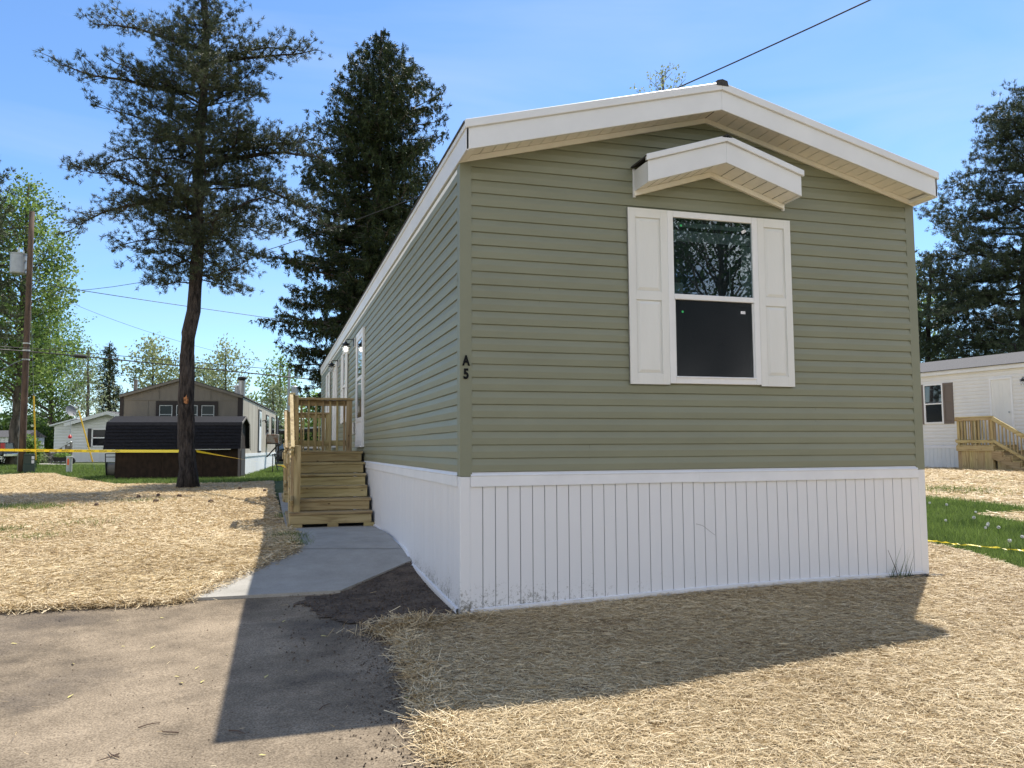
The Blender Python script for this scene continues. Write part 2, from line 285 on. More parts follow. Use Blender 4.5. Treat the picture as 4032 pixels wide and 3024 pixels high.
# ---------------------------------------------------------------- mesh helpers
class MB:
    def __init__(s): s.v = []; s.f = []
    def quad(s, a, b, c, d): i = len(s.v); s.v += [tuple(a), tuple(b), tuple(c), tuple(d)]; s.f.append((i, i+1, i+2, i+3)); return s
    def poly(s, pts): i = len(s.v); s.v += [tuple(p) for p in pts]; s.f.append(tuple(range(i, i+len(pts)))); return s
    def box(s, x0, x1, y0, y1, z0, z1):
        if x0 > x1: x0, x1 = x1, x0
        if y0 > y1: y0, y1 = y1, y0
        if z0 > z1: z0, z1 = z1, z0
        i = len(s.v); s.v += [(x0, y0, z0), (x1, y0, z0), (x1, y1, z0), (x0, y1, z0), (x0, y0, z1), (x1, y0, z1), (x1, y1, z1), (x0, y1, z1)]
        s.f += [tuple(i+k for k in q) for q in ((0, 3, 2, 1), (4, 5, 6, 7), (0, 1, 5, 4), (1, 2, 6, 5), (2, 3, 7, 6), (3, 0, 4, 7))]; return s
    def bar(s, a, b, w, h, up=(0, 0, 1)):
        a = Vector(a); b = Vector(b); d = (b-a).normalized(); u = Vector(up); r = d.cross(u).normalized()*(w/2); u = r.cross(d).normalized()*(h/2)
        i = len(s.v)
        for p in (a, b): s.v += [tuple(p-r-u), tuple(p+r-u), tuple(p+r+u), tuple(p-r+u)]
        s.f += [tuple(i+k for k in q) for q in ((3, 2, 1, 0), (4, 5, 6, 7), (0, 1, 5, 4), (1, 2, 6, 5), (2, 3, 7, 6), (3, 0, 4, 7))]; return s
    def prism(s, pts, axis, a, b):
        """2-D outline swept along an axis: axis 'y': pts are (x,z); 'x': pts are (y,z); 'z': (x,y)"""
        f = {'y': lambda p, t: (p[0], t, p[1]), 'x': lambda p, t: (t, p[0], p[1]), 'z': lambda p, t: (p[0], p[1], t)}[axis]
        n = len(pts); i = len(s.v); s.v += [f(p, a) for p in pts]+[f(p, b) for p in pts]
        s.f += [tuple(range(i+n-1, i-1, -1)), tuple(range(i+n, i+2*n))]
        s.f += [(i+k, i+(k+1) % n, i+n+(k+1) % n, i+n+k) for k in range(n)]; return s
    def tube(s, pts, rad, n=8, cap=True):
        pts = [Vector(p) for p in pts]; m = len(pts)
        if not hasattr(rad, '__len__'): rad = [rad]*m
        i = len(s.v); ref = Vector((.13, .21, .97))
        for k in range(m):
            d = (pts[min(k+1, m-1)]-pts[max(k-1, 0)]).normalized()
            rf = ref if abs(d.dot(ref)) < .95 else Vector((1, 0, 0))
            a = d.cross(rf).normalized(); b = d.cross(a)
            for j in range(n):
                t = 2*math.pi*j/n; s.v.append(tuple(pts[k]+a*math.cos(t)*rad[k]+b*math.sin(t)*rad[k]))
        for k in range(m-1):
            for j in range(n): s.f.append((i+k*n+j, i+k*n+(j+1) % n, i+(k+1)*n+(j+1) % n, i+(k+1)*n+j))
        if cap: s.f += [tuple(i+j for j in range(n-1, -1, -1)), tuple(i+(m-1)*n+j for j in range(n))]
        return s
    def lathe(s, cx, cy, prof, n=20):
        i = len(s.v); m = len(prof)
        for (r, z) in prof:
            for j in range(n): t = 2*math.pi*j/n; s.v.append((cx+r*math.cos(t), cy+r*math.sin(t), z))
        for k in range(m-1):
            for j in range(n): s.f.append((i+k*n+j, i+k*n+(j+1) % n, i+(k+1)*n+(j+1) % n, i+(k+1)*n+j))
        s.f += [tuple(i+j for j in range(n-1, -1, -1)), tuple(i+(m-1)*n+j for j in range(n))]
        return s
OFF = {}
def put(o, parent=None):
    COL.objects.link(o)
    if parent is not None:
        o.parent = parent
        if parent.name in OFF: o.location = OFF[parent.name]
    return o
def obj(name, mb, mat, parent=None, smooth=False, bevel=0, label=None):
    me = bpy.data.meshes.new(name); me.from_pydata(mb.v, [], mb.f); me.update()
    if isinstance(mat, (list, tuple)):
        for m in mat: me.materials.append(m)
    else: me.materials.append(mat)
    if smooth:
        for p in me.polygons: p.use_smooth = True
    o = put(bpy.data.objects.new(name, me), parent)
    if bevel:
        b = o.modifiers.new('bevel', 'BEVEL'); b.width = bevel; b.segments = 1; b.limit_method = 'ANGLE'
    if label: o['label'] = label
    return o
def tag(o, label, cat, group=None, kind=None):
    o['label'] = label; o['category'] = cat
    if group: o['group'] = group
    if kind: o['kind'] = kind
    return o
def thing(name, label, cat, loc=(0, 0, 0), rz=0, group=None, off=(0, 0, 0)):
    o = bpy.data.objects.new(name, None); o.empty_display_size = .3; COL.objects.link(o)
    o.location = loc; o.rotation_euler = (0, 0, rz); OFF[o.name] = off
    return tag(o, label, cat, group)
def fast_mesh(name, verts, per, mat, tint=None, parent=None, loc=None):
    me = bpy.data.meshes.new(name); nv = len(verts); nf = nv//per
    me.vertices.add(nv); me.vertices.foreach_set('co', np.ascontiguousarray(verts, dtype=np.float32).ravel())
    me.loops.add(nv); me.loops.foreach_set('vertex_index', np.arange(nv, dtype=np.int32))
    me.polygons.add(nf); me.polygons.foreach_set('loop_start', np.arange(0, nv, per, dtype=np.int32))
    me.update(calc_edges=True)
    if tint is not None:
        a = me.attributes.new('tint', 'FLOAT', 'FACE'); a.data.foreach_set('value', np.ascontiguousarray(tint, dtype=np.float32))
    me.materials.append(mat)
    o = bpy.data.objects.new(name, me); put(o, parent)
    if loc is not None: o.location = loc
    return o
def norm(a): return a/np.maximum(np.linalg.norm(a, axis=-1, keepdims=True), 1e-9)

# ---------------------------------------------------------------- ground sheets
def inside(poly, x, y):
    c = np.zeros(x.shape, bool); n = len(poly); j = n-1
    for i in range(n):
        xi, yi = poly[i]; xj, yj = poly[j]
        if yi != yj:
            c ^= ((yi > y) != (yj > y)) & (x < (xj-xi)*(y-yi)/(yj-yi)+xi)
        j = i
    return c
def rough_edge(poly, step, amp, seed):
    r = np.random.default_rng(seed); out = []
    n = len(poly)
    for i in range(n):
        a = np.array(poly[i]); b = np.array(poly[(i+1) % n]); L = np.linalg.norm(b-a); k = max(1, min(400, int(L/step)))
        nn = np.array([-(b-a)[1], (b-a)[0]])/max(L, 1e-6)
        for q in range(k):
            p = a+(b-a)*q/k
            out.append(tuple(p+(nn*r.normal()*amp if q else 0)))
    return out
def sheet(name, poly, off, mat, step=.5, lo=None, thick=0, extra=None):
    xs = [p[0] for p in poly]; ys = [p[1] for p in poly]
    gx, gy = np.meshgrid(np.arange(min(xs), max(xs), step), np.arange(min(ys), max(ys), step))
    gx = gx.ravel(); gy = gy.ravel(); k = inside(poly, gx, gy)
    pts = [Vector(p) for p in poly]+[Vector((a, b)) for a, b in zip(gx[k], gy[k])]
    n = len(poly); res = delaunay_2d_cdt(pts, [], [list(range(n))], 1, 1e-5)
    vv = np.array([(p.x, p.y) for p in res[0]]); z = G(vv[:, 0], vv[:, 1])+off
    mb = MB(); mb.v = [(float(a[0]), float(a[1]), float(c)) for a, c in zip(vv, z)]; mb.f = [tuple(f) for f in res[2]]
    if thick:
        i = len(mb.v); zz = G(np.array(xs), np.array(ys))
        mb.v += [(p[0], p[1], float(q)+off) for p, q in zip(poly, zz)]+[(p[0], p[1], float(q)+off-thick) for p, q in zip(poly, zz)]
        mb.f += [(i+k_, i+(k_+1) % n, i+n+(k_+1) % n, i+n+k_) for k_ in range(n)]
    return obj(name, mb, mat, smooth=False)
# base ground to the horizon
xs = np.concatenate([np.array([-900, -500, -300, -200, -140]), np.arange(-100, -24, 4.0), np.arange(-24, -8, 1.0), np.arange(-8, 8, .25), np.arange(8, 30, 1.0), np.arange(30, 101, 4.0), np.array([140, 200, 300, 500, 900])])
ys = np.concatenate([np.array([-500, -200, -100]), np.arange(-60, -12, 4.0), np.arange(-12, -8, 1.0), np.arange(-8, 8, .25), np.arange(8, 50, 1.0), np.arange(50, 121, 4.0), np.array([160, 220, 320, 500, 900])])
gx, gy = np.meshgrid(xs, ys); gz = G(gx, gy)-.02; mb = MB(); mb.v = [(float(a), float(b), float(c)) for a, b, c in zip(gx.ravel(), gy.ravel(), gz.ravel())]
nx = len(xs); mb.f = [(j*nx+i, j*nx+i+1, (j+1)*nx+i+1, (j+1)*nx+i) for j in range(len(ys)-1) for i in range(nx-1)]
g = obj('ground', mb, M_lawn, smooth=True); g['kind'] = 'structure'

P2 = lambda u, v: tuple(gp(u, v)[:2])
WALK = [P2(622, 1137), (-1.135, 2.85), P2(634, 1194), P2(395, 1302), P2(735, 1284), P2(880, 1206), (0.0, 5.6), (0.0, 14.2), (-1.25, 14.2), (-1.2, 5.9)]
WALK = [(-1.16, 5.7), (-1.135, 2.85), P2(634, 1194), P2(395, 1302), P2(735, 1284), (0.0, 2.18), (0.0, 14.2), (-1.2, 14.2)]
w = sheet('walkway', WALK, .035, M_conc, .4, thick=.16); w['kind'] = 'structure'
# control joint in the concrete, cut as a dark thin strip
mb = MB(); a = np.array(P2(635, 1193)); b = np.array((0.0, 2.62))
for i in range(10):
    p = a+(b-a)*i/10; q = a+(b-a)*(i+1)/10
    mb.quad((p[0], p[1]-.006, G1(*p)+.0385), (q[0], q[1]-.006, G1(*q)+.0385), (q[0], q[1]+.006, G1(*q)+.0385), (p[0], p[1]+.006, G1(*p)+.0385))
j = obj('walkway_joint', mb, mk('joint_line', (.09, .085, .08), .9)); j['kind'] = 'structure'

EA = [P2(395, 1303), P2(330, 1308), P2(200, 1314), P2(100, 1319), P2(0, 1324), P2(-200, 1334)]
DRIVE = EA[:-1]+[P2(-200, 1330), (-9, -1.2), (-14, -4), (-14, -14), (1.5, -14), (.4, -8)]+[P2(1010, 1700), P2(975, 1659), P2(950, 1610), P2(950, 1575), P2(935, 1520), P2(905, 1440), P2(880, 1385), P2(845, 1352), (-.1, -.2), (0, 0), (-.05, 2.1), P2(760, 1262), P2(500, 1262)]
d = sheet('driveway', rough_edge(DRIVE, .3, .012, 3), .012, M_drive, .35); d['kind'] = 'structure'
SOIL = [P2(700, 1290), P2(738, 1286), P2(800, 1252), P2(878, 1207), (.0, 2.2), (.0, 0), P2(1030, 1333), P2(1030, 1356), P2(940, 1372), P2(860, 1385), P2(842, 1380), P2(800, 1376), P2(770, 1352), P2(700, 1340), P2(672, 1318), P2(640, 1306)]
s_ = sheet('soil', rough_edge(SOIL, .045, .035, 4), .022, M_soil, .12); s_['kind'] = 'structure'

STRAW_A = [P2(395, 1302), P2(634, 1194), (-1.135, 3.1), (-1.16, 6), (-1.3, 14), (-1.3, 20), P2(590, 1040), P2(520, 1044), P2(430, 1046), P2(250, 1047), P2(176, 1036), P2(120, 1023), P2(60, 1023), P2(0, 1027), P2(-150, 1027), (-26, 20), (-26, 4), P2(-200, 1334), P2(0, 1324), P2(100, 1319), P2(200, 1314)]
STRAW_B = [P2(1030, 1334), (.0, -.02), (4.25, -.02), (4.3, 4.5), P2(2000, 1176), P2(2100, 1199), P2(2212, 1236), (9.5, 0.5), (12, -3), (12, -14), (1.5, -14), (.4, -8), P2(1010, 1700), P2(975, 1659), P2(945, 1615), P2(945, 1575), P2(930, 1530), P2(915, 1480), P2(903, 1440), P2(880, 1400), P2(850, 1372), P2(838, 1352), P2(900, 1345), P2(960, 1342)]
STRAW_C = [(4.6, 19), (4.6, 12.5), P2(1995, 1077), P2(2060, 1083), P2(2150, 1092), P2(2212, 1101), (13, 8.3), (14.2, 7.2), P2(2212, 1133), P2(2150, 1120), P2(2110, 1113), P2(2160, 1107), P2(2212, 1110), (15, 7.4), (20.5, 6), (20.6, 13), (19.5, 22), (12, 24)]
STRAW_C = [(4.6, 19), (5.0, 12.5), P2(1995, 1077), P2(2060, 1083), P2(2150, 1092), P2(2212, 1101), P2(2400, 1112), (21, 9), (20.7, 13.4), (19.6, 22), (12, 24)]
STRAW_D = [P2(2105, 1114), P2(2150, 1111), P2(2212, 1110), P2(2400, 1112), P2(2400, 1150), P2(2212, 1134), P2(2150, 1121)]
for nm, pl, mt, st, lab in (('straw_left_yard', STRAW_A, M_strawfar, .5, 'pale straw spread over the yard left of the concrete walkway'), ('straw_front', STRAW_B, M_straw, .3, 'thick straw mulch in front of the sage green home'), ('straw_right', STRAW_C, M_strawfar, .5, 'straw spread before the white home on the right'), ('straw_wedge', STRAW_D, M_strawfar, .3, 'narrow tongue of straw lying across the green lawn on the right')):
    o = sheet('straw', rough_edge(pl, .25, .035, 5), .022 if nm != 'straw_wedge' else .03, mt, st); tag(o, lab, 'straw', kind='stuff')

def scatter(polys, n, rmin, rmax, power, r, fov=.78):
    """random points seen by the camera (a bit wider than the frame), denser near it"""
    out = []
    tot = 0
    while tot < n:
        m = n*2; q = r.random(m); 
        if power == 1: dd = rmin*(rmax/rmin)**q
        else:
            a = 2-power; dd = (rmin**a+(rmax**a-rmin**a)*q)**(1/a)
        th = YAW+(r.random(m)*2-1)*fov
        x = CAM_LOC[0]+dd*np.sin(th); y = CAM_LOC[1]+dd*np.cos(th)
        k = np.zeros(m, bool)
        for p in polys: k |= inside(p, x, y)
        k &= ~((x > -.02) & (x < 4.24) & (y > .0) & (y < 18.5))
        out.append(np.stack([x[k], y[k]], 1)); tot += k.sum()
    return np.concatenate(out)[:n]
BARE = [(*P2(u, v), q) for u, v, q in ((1300, 1357, .10), (1240, 1350, .07), (1340, 1352, .06), (1480, 1298, .07), (1175, 1425, .06), (1420, 1590, .08), (1700, 1480, .05), (1260, 1500, .05), (1880, 1400, .05), (1990, 1560, .06), (1120, 1345, .06), (1600, 1330, .05), (300, 1250, .10), (560, 1210, .08), (120, 1230, .10), (150, 1290, .06))]
def strands(name, pts, r, L=(.05, .15), Wd=(.0022, .0045), lift=.02, pitch=.16, label='', zoff=.024):
    for (bu, bv, br) in BARE:
        pts = pts[(r.random(len(pts)) > .88*np.exp(-(((pts[:, 0]-bu)/(br*1.8))**2+((pts[:, 1]-bv)/br)**2)))]
    n = len(pts); z = G(pts[:, 0], pts[:, 1])
    a = r.random(n)*2*np.pi; pt = r.normal(0, pitch, n); l = r.uniform(*L, n); w_ = r.uniform(*Wd, n)
    dist = np.hypot(pts[:, 0]-CAM_LOC[0], pts[:, 1]-CAM_LOC[1]); w_ = w_*np.clip(dist/6, 1, 2.4)
    d = np.stack([np.cos(a)*np.cos(pt), np.sin(a)*np.cos(pt), np.sin(pt)], 1)
    roll = r.normal(0, .5, n); sd = np.stack([-np.sin(a)*np.cos(roll), np.cos(a)*np.cos(roll), np.sin(roll)], 1)
    c = np.stack([pts[:, 0], pts[:, 1], z+zoff+np.abs(r.normal(0, lift, n))], 1)
    h = d*l[:, None]/2; s = sd*w_[:, None]/2
    v = np.stack([c-h-s, c+h-s, c+h+s, c-h+s], 1).reshape(-1, 3)
    # slow patches of weathered straw
    pat = .5+.5*np.sin(pts[:, 0]*1.7+np.sin(pts[:, 1]*1.3)*2)*np.cos(pts[:, 1]*1.9+pts[:, 0]*.6)
    t = np.clip(r.beta(1.9, 1.35, n)*.93+pat*.2-.03, 0, 1)
    o = fast_mesh(name, v, 4, M_strand, t); return tag(o, label, 'straw', kind='stuff')
PB = STRAW_B
pts = scatter([PB], 400000, 1.6, 14, 1.35, rng)
strands('straw_strands', pts, rng, L=(.03, .085), Wd=(.0013, .0026), lift=.011, pitch=.11, label='loose tan straw strands littering the ground in front of the green home')
pts = scatter([STRAW_A], 280000, 5, 44, 1.45, rng)
strands('straw_strands', pts, rng, L=(.035, .11), Wd=(.0017, .0036), lift=.013, label='loose straw strands covering the sunlit yard left of the walkway')
pts = scatter([STRAW_C, STRAW_D], 70000, 12, 34, 1.3, rng)
strands('straw_strands', pts, rng, L=(.05, .16), Wd=(.002, .0045), lift=.018, label='loose straw strands before the white home on the right')
# tufts along the straw edges and a few stray strands on soil and driveway
def edge_pts(pl, n, amp, r):
    pl = np.array(pl); seg = np.linalg.norm(pl[1:]-pl[:-1], axis=1); cs = np.concatenate([[0], np.cumsum(seg)]); q = r.random(n)*cs[-1]
    return np.stack([np.interp(q, cs, pl[:, 0]), np.interp(q, cs, pl[:, 1])], 1)+r.normal(0, amp, (n, 2))
e1 = edge_pts([P2(1060, 1340), P2(980, 1352), P2(845, 1356), P2(850, 1372), P2(880, 1400), P2(903, 1440), P2(915, 1480), P2(930, 1530), P2(945, 1575), P2(945, 1615), P2(975, 1659)], 8000, .055, rng)
strands('straw_strands', e1, rng, lift=.016, pitch=.28, L=(.05, .15), label='ragged tan straw edge between the driveway and the front bed')
e2 = edge_pts([P2(0, 1324), P2(100, 1319), P2(200, 1314), P2(330, 1308), P2(395, 1302), P2(634, 1194), (-1.17, 3.1), (-1.2, 5.2)], 9000, .05, rng)
strands('straw_strands', e2, rng, lift=.016, pitch=.28, L=(.05, .15), label='ragged straw edge along the walkway and the far side of the driveway')
e3 = scatter([SOIL, DRIVE], 120, 2, 9, 1.2, rng)
strands('straw_strands', e3, rng, lift=.004, pitch=.08, L=(.02, .09), Wd=(.0015, .003), zoff=.032, label='stray straw bits scattered over the asphalt and soil')
# clump of straw at the edge's corner
cc = np.array(P2(872, 1362)); ck = cc+rng.normal(0, .10, (1400, 2))*np.array([1.4, .7])
strands('straw_strands', ck, rng, lift=.03, pitch=.4, L=(.06, .16), label='raised clump of straw at the corner nearest the bare soil')
# grass
def blades(name, pts, r, H=(.05, .11), Wd=(.004, .008), label='', mat=None, lean=.45, zoff=0):
    n = len(pts); z = G(pts[:, 0], pts[:, 1])+zoff
    dist = np.hypot(pts[:, 0]-CAM_LOC[0], pts[:, 1]-CAM_LOC[1])
    h = r.uniform(*H, n); w_ = r.uniform(*Wd, n)*np.clip(dist/9, 1, 4); a = r.random(n)*2*np.pi
    sd = np.stack([np.cos(a), np.sin(a), 0*a], 1)*w_[:, None]/2
    tip = np.stack([r.normal(0, lean, n)*h, r.normal(0, lean, n)*h, h], 1)
    b = np.stack([pts[:, 0], pts[:, 1], z], 1)
    v = np.stack([b-sd, b+sd, b+tip], 1).reshape(-1, 3)
    o = fast_mesh(name, v, 3, mat or M_blade, np.clip(r.normal(.45, .25, n), 0, 1)); return tag(o, label, 'grass', kind='stuff')
LAWN_R = [(4.3, 4.4), P2(2000, 1174), P2(2100, 1197), P2(2212, 1234), (9.6, .6), (12, -2), (22, 6), (21, 9), P2(2400, 1110), P2(2212, 1099), P2(2150, 1090), P2(2060, 1081), P2(1995, 1075), (5.0, 12.4), (4.4, 12)]
pts = scatter([LAWN_R], 90000, 8, 26, 1.2, rng, .62); wd = inside(STRAW_D, pts[:, 0], pts[:, 1]); pts = pts[~wd | (rng.random(len(pts)) < .03)]
blades('grass', pts, rng, label='green lawn between the sage home and the white home')
pl = [P2(-150, 1026), P2(60, 1022), P2(120, 1022), P2(176, 1035), P2(250, 1046), P2(430, 1045), P2(600, 1040), (2, 40), (-8, 46), (-40, 50), (-40, 25)]
pts = scatter([pl], 90000, 24, 62, 1.5, rng, .75); blades('grass', pts, rng, H=(.06, .13), label='green lawn behind the shed and around the utility pole')
spots = np.concatenate([np.array(P2(u, v))+rng.normal(0, s, (n, 2)) for u, v, s, n in ((30, 1098, .35, 700), (90, 1100, .3, 400), (10, 1150, .2, 250), (75, 1165, .2, 180), (300, 1085, .3, 150), (625, 1165, .10, 260), (618, 1120, .08, 160), (2080, 1063, .5, 500), (2020, 1060, .4, 300), (640, 1180, .08, 120), (180, 1135, .4, 160), (1958, 1242, .05, 60))])
blades('grass', spots, rng, label='scattered green grass sprouts coming through the straw', zoff=.02, H=(.04, .10))

# ---------------------------------------------------------------- lap siding, skirting, windows, doors
C4 = .1016
PROF = [(0.0, .0110), (.003, .0150), (.050, .0168), (.056, .0158), (C4, .0040)]
def lap(mb, M, s0, s1, ztop, H=None, c=C4, wav=0, ds=None, seed=0, z0=0.0, lim=None):
    """courses of lap siding; lim(z) gives the end positions under a rake"""
    r = random.Random(seed); k = c/C4; n = int(math.ceil((ztop-z0)/c-1e-6))
    prof = [(a*k, b*k) for a, b in PROF]
    for i in range(n):
        zb = z0+i*c
        pr = [(0, .0040*k)]+prof
        pts = [(zb+a, b) for a, b in pr if zb+a <= ztop+1e-6]
        if zb+c > ztop and pts[-1][0] < ztop: pts.append((ztop, pts[-1][1]))
        segs = [(s0, s1)] if not ds else [(s0+(s1-s0)*q/int((s1-s0)/ds), s0+(s1-s0)*(q+1)/int((s1-s0)/ds)) for q in range(int((s1-s0)/ds))]
        wv = [r.gauss(0, wav) for _ in range(len(segs)+1)]
        wz = [r.gauss(0, wav*.5) for _ in range(len(segs)+1)]
        for qi, (a, b) in enumerate(segs):
            for (z1, o1), (z2, o2) in zip(pts[:-1], pts[1:]):
                if lim:
                    a1, b1 = lim(z1); a2, b2 = lim(z2)
                    if b1 <= a1 and b2 <= a2: continue
                    a1, b1, a2, b2 = max(a, a1), min(b, b1), max(a, a2), min(b, b2)
                    if b2 < a2: a2 = b2 = (a2+b2)/2
                    if b1 < a1: continue
                else: a1 = a2 = a; b1 = b2 = b
                mb.quad(M(a1, o1+wv[qi], z1+wz[qi]), M(b1, o1+wv[qi+1], z1+wz[qi+1]), M(b2, o2+wv[qi+1], z2+wz[qi+1]), M(a2, o2+wv[qi], z2+wz[qi]))
    return mb
def mbox(mb, M, s0, s1, o0, o1, z0, z1):
    p = [M(s, o, z) for z in (z0, z1) for (s, o) in ((s0, o0), (s1, o0), (s1, o1), (s0, o1))]
    i = len(mb.v); mb.v += [tuple(q) for q in p]; mb.f += [tuple(i+k for k in q) for q in ((0, 3, 2, 1), (4, 5, 6, 7), (0, 1, 5, 4), (1, 2, 6, 5), (2, 3, 7, 6), (3, 0, 4, 7))]
    return mb
def shutter_mb(M, s0, s1, z0, z1, th=.026, base=.014):
    mb = MB(); mbox(mb, M, s0, s1, base, base+th-.012, z0, z1)
    t = base+th; w_ = .062 if s1-s0 > .25 else .05; zm = z0+(z1-z0)*.5
    for a, b in ((s0, s0+w_), (s1-w_, s1)): mbox(mb, M, a, b, base+.002, t, z0, z1)
    for a, b in ((z0, z0+.085), (zm-.035, zm+.035), (z1-.075, z1)): mbox(mb, M, s0+w_, s1-w_, base+.002, t-.0005, a, b)
    for a, b in ((z0+.085, zm-.035), (zm+.035, z1-.075)):                     # raised field with sloping bevel
        x0, x1 = s0+w_+.006, s1-w_-.006; a += .006; b -= .006; o0 = base+th-.0115; o1 = t-.001; g_ = .026
        A = [M(x0, o0, a), M(x1, o0, a), M(x1, o0, b), M(x0, o0, b)]; B = [M(x0+g_, o1, a+g_), M(x1-g_, o1, a+g_), M(x1-g_, o1, b-g_), M(x0+g_, o1, b-g_)]
        for q in range(4): mb.quad(A[q], A[(q+1) % 4], B[(q+1) % 4], B[q])
        mb.quad(*B)
    for a in (s0+.022, s1-.022):
        for b in (z0+.03, zm, z1-.025): mbox(mb, M, a-.004, a+.004, t, t+.002, b-.004, b+.004)
    return mb
def window(M, parent, s0, s1, z0, z1, shut=None, shut_mat=None, stickers=False, fm=None, glass=None, screen=None):
    fm = fm or M_frame; f = .052; mb = MB(); b = .012; t = .042
    zm = z0+(z1-z0)*.5
    for a, c_ in ((s0, s0+f), (s1-f, s1)): mbox(mb, M, a, c_, b, t, z0, z1)
    for a, c_ in ((z0, z0+f), (z1-f, z1)): mbox(mb, M, s0+f, s1-f, b, t-.001, a, c_)
    mbox(mb, M, s0+f, s1-f, b, t+.004, zm-.022, zm+.022)                          # meeting rail
    for a, c_ in ((s0+f, s0+f+.012), (s1-f-.012, s1-f)): mbox(mb, M, a, c_, b, t-.008, z0+f, zm-.022)
    mbox(mb, M, s0+f, s1-f, b, t+.006, z0+f-.006, z0+f+.008)
    w_ = obj('window', mb, fm, parent, bevel=.003)
    mb = MB(); mbox(mb, M, s0+f, s1-f, (.0245 if stickers else .005), .026, zm+.022, z1-f); obj('pane', mb, M_glazing if stickers else (glass or M_glass), w_, label='upper pane reflecting sky and trees' if stickers else None)
    if stickers:
        mb = MB(); mbox(mb, M, s0+f, s1-f, .005, .0185, zm+.022, z1-f); obj('interior', mb, M_inside, w_)
        mb = MB(); mbox(mb, M, s0+f, s1-f, .0186, .0195, z1-.245, z1-.155); mbox(mb, M, s0+f, s1-f, .0186, .0200, z1-.125, z1-.085); mbox(mb, M, s1-f-.10, s1-f-.002, .0186, .0192, zm+.03, z1-.25); mbox(mb, M, s0+f, s0+f+.09, .0186, .0192, zm+.025, zm+.12); mbox(mb, M, s1-f-.215, s1-f-.208, .0186, .0195, zm+.03, z1-.25)
        obj('valance', mb, M_valance, w_)
    mb = MB(); mbox(mb, M, s0+f+.012, s1-f-.012, .005, .022, z0+f+.008, zm-.022); obj('pane', mb, screen or M_screen, w_, label='lower pane behind a dark insect screen' if stickers else None)
    if stickers:
        for (a, z) in ((s0+.13, z1-.115), (s0+.13, zm-.12)):
            mb = MB(); o = .029 if z > zm else .025
            mb.poly([M(a+.010*math.cos(q*math.pi/6), o, z+.010*math.sin(q*math.pi/6)) for q in range(12)]); obj('sticker', mb, M_green_st, w_, label='round green sticker')
        for (a, z, an, o) in ((s1-.125, z1-.125, .5, .029), (s1-.15, zm-.105, 0.0, .025)):
            mb = MB(); ca, sa = math.cos(an), math.sin(an)
            mb.poly([M(a+x*ca-y*sa, o, z+x*sa+y*ca) for x, y in ((-.022, -.012), (.022, -.012), (.022, .012), (-.022, .012))]); obj('sticker', mb, M_white_st, w_, label='white paper sticker')
    if shut:
        for (a, c_) in shut: obj('shutter', shutter_mb(M, a, c_, z0-.01, z1), shut_mat, parent, bevel=.003)
    return w_
def skirting(M, parent, s0, s1, gfn, z1, first, widths, mat=None, gmat=None, capends=(0, 0), cap=True, under=True):
    """ribbed skirting: flat pans with narrow sunken grooves, bottom edge following the ground"""
    mb = MB(); gb = MB(); s = s0; e = first; i = 0; o = .012
    def pan(a, b, oo, mm):
        n = max(1, int((b-a)/.3))
        for q in range(n):
            x, y = a+(b-a)*q/n, a+(b-a)*(q+1)/n
            mm.quad(M(x, oo, gfn(x)), M(y, oo, gfn(y)), M(y, oo, z1), M(x, oo, z1))
    while s < s1-1e-4:
        e = min(e, s1); pan(s, e, o, mb)
        if e >= s1: break
        mb.quad(M(e, o, gfn(e)), M(e+.001, .003, gfn(e)), M(e+.001, .003, z1), M(e, o, z1))
        mb.quad(M(e+.0075, o, gfn(e)), M(e+.0065, .003, gfn(e)), M(e+.0065, .003, z1), M(e+.0075, o, z1))
        pan(e+.001, e+.0065, .003, gb)
        s = e+.0075; i += 1; e = s+widths[i % len(widths)]
    p = obj('skirting', mb, mat or M_skirt, parent); obj('groove', gb, gmat or M_sgroove, p)
    mb = MB(); n = max(2, int((s1-s0)/.35))
    for q in range(n):
        x, y = s0+(s1-s0)*q/n, s0+(s1-s0)*(q+1)/n
        a, b = gfn(x), gfn(y)
        mb.quad(M(x, .030, a), M(y, .030, b), M(y, .030, b+.028), M(x, .030, a+.028)); mb.quad(M(x, .030, a+.028), M(y, .030, b+.028), M(y, .012, b+.032), M(x, .012, a+.032))
        mb.quad(M(x, .030, a), M(y, .030, b), M(y, .012, b-.05), M(x, .012, a-.05))
    obj('bottom_track', mb, M_white, p)
    if cap:
        mb = MB(); a, b = s0-capends[0], s1+capends[1]
        for (x, y, t) in ((a, a+(b-a)*.47, .0265), (a+(b-a)*.47-.01, b, .028)):
            mb.quad(M(x, t, -.108), M(y, t, -.104), M(y, t-.004, -.034), M(x, t-.004, -.034)); mb.quad(M(x, .012, -.108), M(y, .012, -.104), M(y, t, -.104), M(x, t, -.108))
            mb.quad(M(x, t-.004, -.034), M(y, t-.004, -.034), M(y, t-.001, -.026), M(x, t-.001, -.026))
            mb.quad(M(x, t-.001, -.026), M(y, t-.001, -.026), M(y, .005, -.002), M(x, .005, -.002))
            mb.quad(M(x, .012, -.108), M(x, t, -.108), M(x, t-.004, -.03), M(x, .012, -.03)); mb.quad(M(y, .012, -.108), M(y, t, -.104), M(y, t-.004, -.03), M(y, .012, -.03))
        obj('cap_trim', mb, M_white, p)
    return p

